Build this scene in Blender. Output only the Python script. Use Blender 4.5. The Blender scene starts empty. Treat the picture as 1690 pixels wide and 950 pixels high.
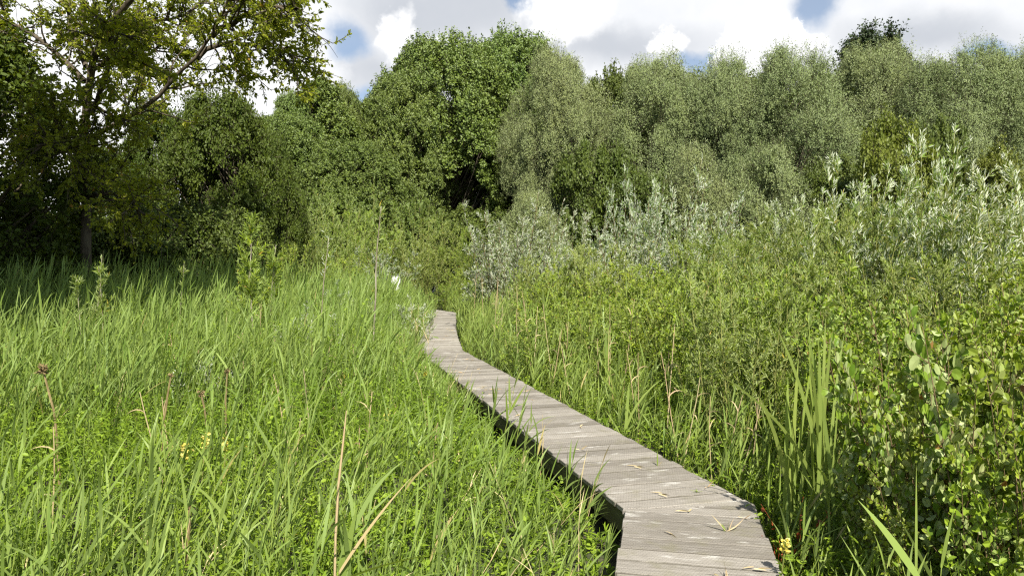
import bpy, math
import numpy as np
from mathutils import Vector

R = math.radians
rng = np.random.default_rng(7)
scene = bpy.context.scene
col = scene.collection

# ------------------------------------------------------------------ camera frame
CAM_Z = 2.01
F = 1174.0                      # focal length in photo pixels (25 mm on 36 mm, 1690 px wide)
PITCH = math.atan(25 / F)
DECK_Z = 0.35


def at(px, py, Y):
    """photo pixel -> point at depth Y"""
    a, b = (px - 845) / F, (475 - py) / F
    dy = math.cos(PITCH) + b * math.sin(PITCH)
    dz = -math.sin(PITCH) + b * math.cos(PITCH)
    return np.array([a / dy * Y, Y, CAM_Z + dz / dy * Y])


def onplane(px, py, z):
    a, b = (px - 845) / F, (475 - py) / F
    dy = math.cos(PITCH) + b * math.sin(PITCH)
    dz = -math.sin(PITCH) + b * math.cos(PITCH)
    s = (z - CAM_Z) / dz
    return np.array([a * s, dy * s, z])


def zat(py, Y):
    return at(845, py, Y)[2]


# ------------------------------------------------------------------ small vector tools
def nrm(v):
    return v / np.maximum(np.linalg.norm(v, axis=-1, keepdims=True), 1e-9)


def rvec(n):
    return nrm(rng.normal(size=(n, 3)))


def perp(t):
    r = rvec(len(t))
    r = r - (r * t).sum(-1, keepdims=True) * t
    return nrm(r)


UP = np.array([0, 0, 1.0])


# ------------------------------------------------------------------ mesh builder
class MB:
    def __init__(self):
        self.V, self.T, self.Fq, self.M, self.n = [], [], [], [], 0

    def add(self, v, faces, tint=0.5, mat=0):
        v = np.asarray(v, dtype=np.float32).reshape(-1, 3)
        self.V.append(v)
        t = np.broadcast_to(np.asarray(tint, dtype=np.float32), (len(v),))
        self.T.append(t)
        for f in faces:
            f = np.asarray(f, dtype=np.int64)
            if len(f):
                self.Fq.append(f + self.n)
                self.M.append(np.full(len(f), mat, dtype=np.int32))
        self.n += len(v)

    # straight-sided tubes along many polylines at once
    def tubes(self, P, rad, sides=5, tint=0.5, mat=0):
        P = np.asarray(P, dtype=float)
        n, k, _ = P.shape
        rad = np.broadcast_to(rad, (n, k))
        T = np.empty_like(P)
        T[:, 1:-1] = P[:, 2:] - P[:, :-2]
        T[:, 0] = P[:, 1] - P[:, 0]
        T[:, -1] = P[:, -1] - P[:, -2]
        T = nrm(T)
        ref = perp(nrm(P[:, -1] - P[:, 0] + 1e-6))[:, None, :]
        S = nrm(np.cross(T, np.broadcast_to(ref, T.shape)))
        Q = np.cross(T, S)
        a = np.arange(sides) * 2 * math.pi / sides
        ring = (S[:, :, None, :] * np.cos(a)[None, None, :, None] + Q[:, :, None, :] * np.sin(a)[None, None, :, None])
        V = P[:, :, None, :] + ring * rad[:, :, None, None]
        i = np.arange(n)[:, None, None] * k * sides
        j = np.arange(k - 1)[None, :, None] * sides
        s = np.arange(sides)[None, None, :]
        s2 = (s + 1) % sides
        f = np.stack([i + j + s, i + j + s2, i + j + sides + s2, i + j + sides + s], -1).reshape(-1, 4)
        if np.ndim(tint) == 1:
            tint = np.repeat(tint, k * sides)
        cap = (np.arange(n)[:, None] * k * sides + (k - 1) * sides + np.arange(sides)[None, :])
        self.add(V, [f, cap] if sides > 2 else [f], tint, mat)

    # many flat or folded leaves from a template
    def leaves(self, P, D, N, L, W, tmpl, tint=0.5, mat=0):
        n = len(P)
        if n == 0:
            return
        D = nrm(D)
        S = nrm(np.cross(D, N))
        N2 = np.cross(S, D)
        u, v, w, faces = tmpl
        L = np.broadcast_to(L, (n,))[:, None, None]
        W = np.broadcast_to(W, (n,))[:, None, None]
        V = (P[:, None, :] + D[:, None, :] * u[None, :, None] * L + S[:, None, :] * v[None, :, None] * W
             + N2[:, None, :] * w[None, :, None] * L)
        m = len(u)
        off = np.arange(n)[:, None, None] * m
        fs = []
        for sz in (3, 4):
            g = [f for f in faces if len(f) == sz]
            if g:
                fs.append((np.array(g)[None] + off).reshape(-1, sz))
        t = np.repeat(np.broadcast_to(tint, (n,)), m)
        self.add(V, fs, t, mat)

    # long arching grass blades
    def blades(self, P, D, L, W, bend, segs=4, side=None, tint=0.5, mat=0, pull=(0, 0, -1.0), prof=None):
        n = len(P)
        if n == 0:
            return
        D = nrm(D)
        if side is None:
            side = perp(D)
        S = nrm(side - (side * D).sum(-1, keepdims=True) * D)
        if prof is None:
            prof = np.interp(np.linspace(0, 1, segs + 1), [0, .15, .4, .7, 1], [.55, .95, 1., .66, .03])
        L = np.broadcast_to(L, (n,))
        W = np.broadcast_to(W, (n,))
        bend = np.broadcast_to(bend, (n,))
        pull = np.broadcast_to(np.asarray(pull, float), (n, 3))
        c, d, rows = P.copy(), D.copy(), []
        for s in range(segs + 1):
            hw = (S * (prof[s] * W * .5)[:, None]) if np.ndim(prof[s]) else S * (prof[s] * W * .5)[:, None]
            rows.append(np.stack([c - hw, c + hw], 1))
            c = c + d * (L / segs)[:, None]
            d = nrm(d + pull * (bend / segs)[:, None])
        V = np.stack(rows, 1)
        i = np.arange(n)[:, None] * (segs + 1) * 2
        j = np.arange(segs)[None, :] * 2
        b = i + j
        f = np.stack([b, b + 1, b + 3, b + 2], -1).reshape(-1, 4)
        t = np.repeat(np.broadcast_to(tint, (n,)), (segs + 1) * 2)
        self.add(V, [f], t, mat)

    def box(self, c, s, tint=.5, mat=0, rot=0.0):
        x, y, z = np.array(s) / 2
        v = np.array([[-x, -y, -z], [x, -y, -z], [x, y, -z], [-x, y, -z], [-x, -y, z], [x, -y, z], [x, y, z], [-x, y, z]])
        cr, sr = math.cos(rot), math.sin(rot)
        v = np.stack([v[:, 0] * cr - v[:, 1] * sr, v[:, 0] * sr + v[:, 1] * cr, v[:, 2]], 1) + np.array(c)
        f = [[0, 3, 2, 1], [4, 5, 6, 7], [0, 1, 5, 4], [1, 2, 6, 5], [2, 3, 7, 6], [3, 0, 4, 7]]
        self.add(v, [f], tint, mat)

    def mesh(self, name, mats, smooth=False):
        me = bpy.data.meshes.new(name)
        V = np.concatenate(self.V)
        T = np.concatenate(self.T)
        me.vertices.add(len(V))
        me.vertices.foreach_set('co', V.ravel())
        nl = sum(f.size for f in self.Fq)
        npol = sum(len(f) for f in self.Fq)
        me.loops.add(nl)
        me.loops.foreach_set('vertex_index', np.concatenate([f.ravel() for f in self.Fq]).astype(np.int32))
        me.polygons.add(npol)
        sizes = np.concatenate([np.full(len(f), f.shape[1]) for f in self.Fq])
        st = np.concatenate([[0], np.cumsum(sizes)[:-1]]).astype(np.int32)
        me.polygons.foreach_set('loop_start', st)
        me.polygons.foreach_set('material_index', np.concatenate(self.M))
        me.polygons.foreach_set('use_smooth', np.full(npol, bool(smooth)))
        a = me.attributes.new('tint', 'FLOAT', 'POINT')
        a.data.foreach_set('value', T.astype(np.float32))
        me.update(calc_edges=True)
        for m in (mats if isinstance(mats, (list, tuple)) else [mats]):
            me.materials.append(m)
        return me


def T_(pts, faces):
    p = np.array(pts, float)
    return p[:, 0], p[:, 1], p[:, 2], faces


RHOMB = T_([(0, 0, 0), (.45, .5, .05), (1, 0, -.06), (.45, -.5, .05)], [[0, 1, 2, 3]])
LANCE = T_([(0, 0, 0), (.3, .5, .03), (.68, .42, 0), (1, 0, -.1), (.68, -.42, 0), (.3, -.5, .03)],
           [[0, 1, 2, 3], [0, 3, 4, 5]])
BROAD = T_([(0, 0, 0), (.3, .46, .07), (.72, .44, .05), (1, 0, -.1), (.72, -.44, .05), (.3, -.46, .07)],
           [[0, 1, 2, 3], [0, 3, 4, 5]])
ROUND = T_([(0, 0, 0), (.14, .3, .03), (.42, .5, .07), (.76, .46, .03), (.97, .2, -.07), (1.0, 0, -.09),
            (.97, -.2, -.07), (.76, -.46, .03), (.42, -.5, .07), (.14, -.3, .03), (.45, 0, 0.0)],
           [[0, 1, 2, 10], [10, 2, 3, 4], [10, 4, 5], [10, 5, 6], [10, 6, 7, 8], [0, 10, 8, 9]])


def obj(name, me, parent=None):
    o = bpy.data.objects.new(name, me)
    col.objects.link(o)
    if parent:
        o.parent = parent
    return o


def tag(o, label=None, cat=None, group=None, kind=None):
    if label:
        o['label'] = label
    if cat:
        o['category'] = cat
    if group:
        o['group'] = group
    if kind:
        o['kind'] = kind
    return o


def thing(name, parts, label, cat, loc, rz=0.0, sc=(1, 1, 1), group=None):
    """an Empty at the thing's base with its parts (name, mesh) as children"""
    e = bpy.data.objects.new(name, None)
    col.objects.link(e)
    e.location = [float(q) for q in loc]
    e.rotation_euler = (0, 0, rz)
    e.scale = sc if isinstance(sc, (tuple, list)) else (sc, sc, sc)
    e.empty_display_size = .1
    for n, me in parts:
        obj(n, me, e)
    return tag(e, label, cat, group)


# ------------------------------------------------------------------ materials
class NT:
    def __init__(self, tree):
        self.t = tree
        tree.nodes.clear()

    def n(self, kind, **kw):
        nd = self.t.nodes.new(kind)
        for k, v in kw.items():
            setattr(nd, k, v)
        return nd

    def put(self, sock, v):
        if hasattr(v, 'is_output'):
            self.t.links.new(v, sock)
        elif isinstance(v, (tuple, list)) and len(v) == 3 and sock.type == 'RGBA':
            sock.default_value = (*v, 1)
        else:
            sock.default_value = v

    def math(self, op, a, b=0.0, c=0.0, clamp=False):
        nd = self.n('ShaderNodeMath', operation=op, use_clamp=clamp)
        for i, v in enumerate((a, b, c)):
            self.put(nd.inputs[i], v)
        return nd.outputs[0]

    def vmath(self, op, a, b=(0, 0, 0)):
        nd = self.n('ShaderNodeVectorMath', operation=op)
        self.put(nd.inputs[0], a)
        self.put(nd.inputs[1], b)
        return nd.outputs['Value'] if op in ('LENGTH', 'DOT_PRODUCT') else nd.outputs[0]

    def mix(self, f, a, b, blend='MIX'):
        nd = self.n('ShaderNodeMix', data_type='RGBA', blend_type=blend)
        self.put(nd.inputs[0], f)
        self.put(nd.inputs[6], a)
        self.put(nd.inputs[7], b)
        return nd.outputs[2]

    def noise(self, vec, scale, detail=4.0, rough=.55, dim='3D'):
        nd = self.n('ShaderNodeTexNoise', noise_dimensions=dim)
        if vec is not None:
            self.put(nd.inputs['Vector'], vec)
        nd.inputs['Scale'].default_value = scale
        nd.inputs['Detail'].default_value = detail
        nd.inputs['Roughness'].default_value = rough
        return nd.outputs[0]

    def ramp(self, v, a, b, lo=0.0, hi=1.0, smooth=True):
        nd = self.n('ShaderNodeMapRange', interpolation_type='SMOOTHSTEP' if smooth else 'LINEAR')
        for i, q in enumerate((v, a, b, lo, hi)):
            self.put(nd.inputs[i], q)
        return nd.outputs[0]


def new_mat(name):
    m = bpy.data.materials.new(name)
    m.use_nodes = True
    return m, NT(m.node_tree)


def leafmat(name, c1, c2, under=None, transl=.3, rough=.42, spec=.35, var=.25, tcol=(1.25, 1.3, .45), dry=None):
    m, t = new_mat(name)
    tint = t.n('ShaderNodeAttribute', attribute_name='tint').outputs['Fac']
    c = t.mix(tint, c1, c2)
    if dry:                                             # the few leaves above 0.97 have yellowed
        c = t.mix(t.ramp(tint, .965, .985), c, dry)
    g = t.n('ShaderNodeNewGeometry')
    # broad patches of slightly different growth across the plant
    no = t.noise(g.outputs['Position'], .6, 2.0)
    c = t.mix(t.ramp(no, .3, .7, 0, .22), c, tuple(q * f for q, f in zip(c2, (1.15, 1.0, .7))))
    if under:
        c = t.mix(g.outputs['Backfacing'], c, under)
    oi = t.n('ShaderNodeObjectInfo').outputs['Random']
    h = t.n('ShaderNodeHueSaturation')
    t.put(h.inputs['Hue'], t.ramp(oi, 0, 1, .5 - .02 * var * 4, .5 + .012 * var * 4, False))
    t.put(h.inputs['Value'], t.ramp(t.math('FRACT', t.math('MULTIPLY', oi, 7.31)), 0, 1, 1 - var * .5, 1 + var * .5, False))
    t.put(h.inputs['Color'], c)
    c = h.outputs[0]
    p = t.n('ShaderNodeBsdfPrincipled')
    t.put(p.inputs['Base Color'], c)
    p.inputs['Roughness'].default_value = rough
    p.inputs['Specular IOR Level'].default_value = spec
    tr = t.n('ShaderNodeBsdfTranslucent')
    t.put(tr.inputs['Color'], t.mix(1.0, c, tcol, 'MULTIPLY'))
    mx = t.n('ShaderNodeMixShader')
    mx.inputs[0].default_value = transl
    t.t.links.new(p.outputs[0], mx.inputs[1])
    t.t.links.new(tr.outputs[0], mx.inputs[2])
    o = t.n('ShaderNodeOutputMaterial')
    t.t.links.new(mx.outputs[0], o.inputs[0])
    return m


def barkmat(name, c1, c2, scale=9.0, rough=.85, bump=.5):
    m, t = new_mat(name)
    tc = t.n('ShaderNodeTexCoord').outputs['Object']
    st = t.vmath('MULTIPLY', tc, (1, 1, .22))
    no = t.noise(st, scale, 5, .65)
    tint = t.n('ShaderNodeAttribute', attribute_name='tint').outputs['Fac']
    f = t.math('ADD', t.math('MULTIPLY', tint, .5), t.ramp(no, .35, .65, -.25, .75))
    p = t.n('ShaderNodeBsdfPrincipled')
    t.put(p.inputs['Base Color'], t.mix(t.math('MAXIMUM', t.math('MINIMUM', f, 1.0), 0.0), c1, c2))
    p.inputs['Roughness'].default_value = rough
    p.inputs['Specular IOR Level'].default_value = .2
    b = t.n('ShaderNodeBump')
    b.inputs['Strength'].default_value = bump
    b.inputs['Distance'].default_value = .02
    t.put(b.inputs['Height'], no)
    t.put(p.inputs['Normal'], b.outputs[0])
    o = t.n('ShaderNodeOutputMaterial')
    t.t.links.new(p.outputs[0], o.inputs[0])
    return m


M = {}
M['reed'] = leafmat('reed_leaf', (.100, .175, .026), (.245, .318, .078), (.22, .29, .08), .30, .48, .25, .1, dry=(.36, .29, .12))
M['reed_stem'] = leafmat('reed_stem', (.14, .21, .03), (.26, .32, .07), None, .1, .5, .25, .1)
M['dry_reed'] = leafmat('dry_reed', (.36, .27, .13), (.55, .45, .27), None, .12, .6, .2, .2, tcol=(1, .95, .8))
M['herb'] = leafmat('herb_leaf', (.095, .182, .012), (.238, .342, .032), (.19, .28, .05), .31, .5, .22, .1, dry=(.34, .25, .05))
M['bush'] = leafmat('bush_leaf', (.125, .200, .014), (.285, .365, .034), (.26, .34, .08), .29, .48, .25, .14, dry=(.38, .26, .05))
M['alder'] = leafmat('alder_leaf', (.105, .175, .012), (.260, .340, .030), (.28, .35, .09), .28, .45, .28, .2, dry=(.30, .15, .05))
M['silver'] = leafmat('silver_willow_leaf', (.120, .195, .050), (.215, .285, .105), (.46, .50, .37), .2, .45, .3, .2, tcol=(1.1, 1.2, .6))
M['gwillow'] = leafmat('green_willow_leaf', (.104, .172, .018), (.238, .312, .050), (.28, .34, .12), .3, .48, .25, .2, dry=(.42, .33, .06))
M['pwillow'] = leafmat('pale_willow_leaf', (.100, .175, .025), (.215, .300, .065), (.56, .59, .45), .28, .45, .3, .2, dry=(.42, .33, .06))
M['wtree'] = leafmat('willow_tree_leaf', (.120, .165, .048), (.245, .292, .112), (.24, .285, .125), .13, .5, .22, .12, tcol=(1.15, 1.15, .55))
M['poplar'] = leafmat('poplar_leaf', (.056, .098, .013), (.168, .225, .042), (.15, .20, .06), .16, .48, .25, .15)
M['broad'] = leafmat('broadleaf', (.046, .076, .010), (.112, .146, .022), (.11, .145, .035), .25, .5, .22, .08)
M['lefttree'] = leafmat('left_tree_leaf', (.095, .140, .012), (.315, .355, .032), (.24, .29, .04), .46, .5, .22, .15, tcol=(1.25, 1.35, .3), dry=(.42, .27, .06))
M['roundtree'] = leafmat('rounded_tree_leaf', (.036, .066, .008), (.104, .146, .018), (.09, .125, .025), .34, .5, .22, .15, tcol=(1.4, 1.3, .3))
M['alder_pale'] = leafmat('pale_alder_leaf', (.095, .175, .015), (.235, .325, .035), (.38, .43, .17), .3, .42, .3, .15, dry=(.30, .15, .05))
M['darktree'] = leafmat('dark_tree_leaf', (.020, .040, .014), (.045, .070, .025), None, .15, .5, .25, .1)
M['yellowbush'] = leafmat('yellow_bush_leaf', (.100, .135, .018), (.175, .212, .038), None, .3, .5, .22, .15, dry=(.4, .28, .03))
M['bark'] = barkmat('bark', (.035, .027, .018), (.11, .09, .062))
M['pale_bark'] = barkmat('pale_bark', (.16, .13, .09), (.34, .30, .23), 14)
M['twig'] = barkmat('twig', (.09, .06, .03), (.20, .14, .07), 20, .7, .2)
M['green_twig'] = barkmat('green_twig', (.12, .15, .03), (.24, .23, .07), 20, .6, .2)
M['redleaf'] = leafmat('red_leaf', (.20, .035, .015), (.32, .09, .03), None, .25, .45, .4, .1, tcol=(1.2, .7, .4))
M['yellow_petal'] = leafmat('yellow_petal', (.62, .52, .06), (.75, .70, .25), None, .25, .5, .3, .05, tcol=(1, 1, .6))
M['brown_head'] = barkmat('brown_head', (.13, .095, .040), (.30, .225, .105), 40, .9, .4)


def plain(name, c, rough=.5, spec=.4, dirt=.15, scale=6):
    m, t = new_mat(name)
    tc = t.n('ShaderNodeTexCoord').outputs['Object']
    no = t.noise(tc, scale, 5, .6)
    p = t.n('ShaderNodeBsdfPrincipled')
    t.put(p.inputs['Base Color'], t.mix(t.ramp(no, .35, .7, 0, dirt * 3), c, tuple(q * .55 for q in c)))
    p.inputs['Roughness'].default_value = rough
    p.inputs['Specular IOR Level'].default_value = spec
    o = t.n('ShaderNodeOutputMaterial')
    t.t.links.new(p.outputs[0], o.inputs[0])
    return m


def ground_mat():
    m, t = new_mat('marsh_soil')
    g = t.n('ShaderNodeNewGeometry').outputs['Position']
    n1 = t.noise(g, 1.3, 6, .6)
    n2 = t.noise(g, 14, 4, .6)
    c = t.mix(t.ramp(n1, .4, .62), (.030, .024, .014), (.050, .070, .016))
    c = t.mix(t.ramp(n2, .5, .72, 0, .6), c, (.12, .10, .05))
    p = t.n('ShaderNodeBsdfPrincipled')
    t.put(p.inputs['Base Color'], c)
    p.inputs['Roughness'].default_value = .9
    b = t.n('ShaderNodeBump')
    b.inputs['Strength'].default_value = .8
    b.inputs['Distance'].default_value = .05
    t.put(b.inputs['Height'], n2)
    t.put(p.inputs['Normal'], b.outputs[0])
    o = t.n('ShaderNodeOutputMaterial')
    t.t.links.new(p.outputs[0], o.inputs[0])
    return m


def wood_mat(name, base=((.235, .195, .150), (.385, .335, .275)), pale=(.56, .52, .46), algae=.25, edge=False):
    m, t = new_mat(name)
    gr = t.n('ShaderNodeAttribute', attribute_name='grain').outputs['Vector']
    sep = t.n('ShaderNodeSeparateXYZ')
    t.put(sep.inputs[0], gr)
    fib = t.noise(t.vmath('MULTIPLY', gr, (3.0, 95.0, 13.7)), 1.0, 5, .65)
    fib2 = t.noise(t.vmath('MULTIPLY', gr, (9.0, 320.0, 3.1)), 1.0, 3, .6)
    blot = t.noise(t.vmath('MULTIPLY', gr, (3.2, 9.0, 7.7)), 1.0, 4, .6)
    blot2 = t.noise(t.vmath('MULTIPLY', gr, (14.0, 30.0, 3.3)), 1.0, 4, .65)
    tint = t.n('ShaderNodeAttribute', attribute_name='tint').outputs['Fac']
    f = t.math('ADD', t.math('MULTIPLY', fib, .9), t.math('MULTIPLY', tint, .38))
    f = t.math('ADD', f, t.math('MULTIPLY', blot2, .35))
    c = t.mix(t.ramp(f, .55, 1.1), base[0], base[1])
    c = t.mix(t.ramp(fib2, .35, .55, .35, 0), c, (.10, .08, .06))
    c = t.mix(t.ramp(blot, .58, .70, 0, .85), c, pale)                       # worn, bleached patches
    g = t.n('ShaderNodeNewGeometry').outputs['Position']
    al = t.noise(g, 4.5, 5, .65)
    c = t.mix(t.ramp(al, .52, .72, 0, algae), c, (.16, .15, .07))             # green-grey algae
    if edge:                                                                  # dark gap lines: shade painted into the colour along the board edges
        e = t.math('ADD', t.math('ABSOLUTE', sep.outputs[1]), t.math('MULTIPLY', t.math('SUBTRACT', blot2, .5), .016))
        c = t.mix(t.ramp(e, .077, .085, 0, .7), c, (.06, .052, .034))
    p = t.n('ShaderNodeBsdfPrincipled')
    t.put(p.inputs['Base Color'], c)
    p.inputs['Roughness'].default_value = .82
    p.inputs['Specular IOR Level'].default_value = .2
    b = t.n('ShaderNodeBump')
    b.inputs['Strength'].default_value = .5
    b.inputs['Distance'].default_value = .0025
    t.put(b.inputs['Height'], t.math('ADD', fib, fib2))
    t.put(p.inputs['Normal'], b.outputs[0])
    o = t.n('ShaderNodeOutputMaterial')
    t.t.links.new(p.outputs[0], o.inputs[0])
    return m


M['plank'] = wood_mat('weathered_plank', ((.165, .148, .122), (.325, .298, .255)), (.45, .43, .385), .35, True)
M['beam'] = wood_mat('dark_beam', ((.05, .045, .025), (.13, .12, .065)), (.17, .16, .09), .7)

# ------------------------------------------------------------------ ground
mb = MB()
nx = 60
xs = np.concatenate([np.linspace(-900, -60, 10), np.linspace(-50, 50, 41), np.linspace(60, 900, 10)])
ys = np.concatenate([np.linspace(-300, -20, 8), np.linspace(-15, 85, 41), np.linspace(95, 1200, 10)])
X, Y = np.meshgrid(xs, ys)
Z = .04 * np.sin(X * 1.3 + .5) * np.cos(Y * .9) + .03 * np.sin(X * .37 + Y * .61)
Z = np.where((np.abs(X) < 50) & (Y < 85) & (Y > -15), Z, 0)
idx = np.arange(X.size).reshape(X.shape)
q = np.stack([idx[:-1, :-1], idx[:-1, 1:], idx[1:, 1:], idx[1:, :-1]], -1).reshape(-1, 4)
mb.add(np.stack([X, Y, Z], -1), [q])
tag(obj('ground', mb.mesh('ground', ground_mat(), True)), kind='structure')

# ------------------------------------------------------------------ boardwalk
CORN = [((1004, 1130), (1352, 1130)),          # behind the picture's lower edge
        ((1030, 838), (1246, 833)),
        ((704, 589), (764, 578)),
        ((690, 569), (757, 561)),
        ((700, 543), (752, 541)),
        ((718.5, 520.5), (753, 515.5)),
        ((690, 518), (712, 509.6))]
LE = np.array([onplane(*c[0], DECK_Z)[:2] for c in CORN])
RE = np.array([onplane(*c[1], DECK_Z)[:2] for c in CORN])
# carry the near section on under the camera
dA = nrm((LE[1] + RE[1] - LE[0] - RE[0])[None])[0]
LE[0] -= dA * 3.2
RE[0] -= dA * 3.2


def clip(poly, p, n):
    out = []
    for i in range(len(poly)):
        a, b = poly[i], poly[(i + 1) % len(poly)]
        da, db = np.dot(a - p, n), np.dot(b - p, n)
        if da >= 0:
            out.append(a)
        if da * db < 0:
            out.append(a + (b - a) * da / (da - db))
    return out


def cross2(a, b):
    return a[0] * b[1] - a[1] * b[0]


deck, gv = MB(), []
PW = .18
for s in range(len(LE) - 1):
    quad = [LE[s], RE[s], RE[s + 1], LE[s + 1]]          # counter-clockwise seen from above
    d = nrm(((LE[s + 1] + RE[s + 1]) - (LE[s] + RE[s]))[None])[0]
    if s == 5:
        d = nrm((LE[6] - LE[5])[None])[0]
    w = np.array([d[1], -d[0]])
    cen = (LE[s] + RE[s]) / 2
    ts = [np.dot(q - cen, d) for q in quad]
    t0, t1 = min(ts) - .05, max(ts) + .05
    k = 0
    t = t0
    while t < t1:
        gap = rng.uniform(.011, .018)
        pw = PW * rng.uniform(.96, 1.04)
        sk = rng.normal() * .0025
        ex = rng.uniform(-.012, .012, 2)
        c0 = cen + d * (t + gap)
        c1 = cen + d * (t + pw)
        poly = [c0 - w * 3 - d * sk, c0 + w * 3 + d * sk, c1 + w * 3 + d * sk, c1 - w * 3 - d * sk]
        ring = quad
        for i in range(4):
            a, b = ring[i], ring[(i + 1) % 4]
            e = nrm((b - a)[None])[0]
            nn = np.array([-e[1], e[0]])
            off = ex[0] if i == 3 else (ex[1] if i == 1 else -.002)
            poly = clip(poly, a - nn * off, nn)
            if len(poly) < 3:
                break
        t += pw
        if len(poly) < 3:
            continue
        poly = np.array(poly)
        area = .5 * abs(sum(cross2(poly[i], poly[(i + 1) % len(poly)]) for i in range(len(poly))))
        if area < .004:
            continue
        if sum(cross2(poly[i], poly[(i + 1) % len(poly)]) for i in range(len(poly))) < 0:
            poly = poly[::-1]
        m = len(poly)
        ctr = poly.mean(0)
        dz = rng.normal() * .0022
        tilt = rng.normal() * .002
        # chamfered top: inset ring
        ins = []
        for i in range(m):
            e1 = nrm((poly[i] - poly[i - 1])[None])[0]
            e2 = nrm((poly[(i + 1) % m] - poly[i])[None])[0]
            n1, n2 = np.array([-e1[1], e1[0]]), np.array([-e2[1], e2[0]])
            bis = n1 + n2
            ins.append(poly[i] + bis * .0035 / max(.4, np.dot(bis, n1)))
        ins = np.array(ins)
        zt = DECK_Z + dz
        zz = lambda pp: tilt * ((pp - ctr) @ w)
        v = np.concatenate([np.c_[ins, zt + zz(ins)], np.c_[poly, zt - .0045 + zz(poly)], np.c_[poly, np.full(m, zt - .032)]])
        f1 = [list(range(m))]
        fs = [[i + m, (i + 1) % m + m, (i + 1) % m, i] for i in range(m)] + [[i + 2 * m, (i + 1) % m + 2 * m, (i + 1) % m + m, i + m] for i in range(m)]
        deck.add(v, [f1, fs, [list(range(3 * m - 1, 2 * m - 1, -1))]], rng.uniform(0, 1))
        pid = rng.uniform(0, 50)
        gv.append(np.c_[(v[:, :2] - ctr) @ w + pid * 3, (v[:, :2] - ctr) @ d, np.full(len(v), pid)])
        k += 1


def add_grain(me, g):
    a = me.attributes.new('grain', 'FLOAT_VECTOR', 'POINT')
    a.data.foreach_set('vector', np.concatenate(g).astype(np.float32).ravel())


boardwalk = thing('boardwalk', [], 'narrow weathered plank boardwalk winding away through the reeds', 'boardwalk', (0, 0, 0))
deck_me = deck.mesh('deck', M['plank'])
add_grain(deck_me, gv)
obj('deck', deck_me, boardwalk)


def beam_run(P, inward, name, h=.17, th=.055):
    """edge beam along a polyline, set 25 mm inside the plank ends"""
    b, g = MB(), []
    for i in range(len(P) - 1):
        a, c = P[i], P[i + 1]
        e = nrm((c - a)[None])[0]
        n = np.array([-e[1], e[0]]) * inward
        o1, o2 = .022, .022 + th
        z1, z0 = DECK_Z - .036, DECK_Z - .036 - h
        ln = np.linalg.norm(c - a)
        ks = max(2, int(ln / .5))
        tt = np.linspace(0.002, .998, ks)
        rows = []
        for t in tt:
            p = a + (c - a) * t
            j = rng.normal() * .002
            rows.append([[*(p + n * (o1 + j)), z1], [*(p + n * o2), z1], [*(p + n * o2), z0], [*(p + n * (o1 + j)), z0]])
        v = np.array(rows).reshape(-1, 3)
        f = []
        for r in range(ks - 1):
            for s in range(4):
                A, B_, C, D = r * 4 + s, r * 4 + (s + 1) % 4, (r + 1) * 4 + (s + 1) % 4, (r + 1) * 4 + s
                f.append([A, B_, C, D])
        f += [[3, 2, 1, 0], [(ks - 1) * 4 + q for q in range(4)]]
        b.add(v, [f], rng.uniform(.2, .8))
        g.append(np.c_[np.repeat(tt * ln, 4), v[:, 2], np.full(len(v), i * 3.3)])
    me = b.mesh(name, M['beam'])
    add_grain(me, g)
    obj(name, me, boardwalk)


beam_run(LE, -1, 'edge_beam')
beam_run(RE, 1, 'edge_beam')
for s in range(1, 5):
    ln = np.linalg.norm(LE[s + 1] - LE[s])
    for t in np.arange(.06, .98, max(.12, 1.6 / max(ln, .5))):
        for E, other in ((LE, RE), (RE, LE)):
            p = E[s] + (E[s + 1] - E[s]) * t
            q = p + nrm((other[s] - E[s])[None])[0] * .15
            b = MB()
            b.tubes(np.array([[[*q, -.3], [*q, .05], [*q, DECK_Z - .06]]]), .05, 8, .5)
            me = b.mesh('post', M['beam'])
            add_grain(me, [np.concatenate(b.V)[:, [2, 0, 1]]])
            obj('post', me, boardwalk)

# chicken wire stapled over the planks
wm = MB()


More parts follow.
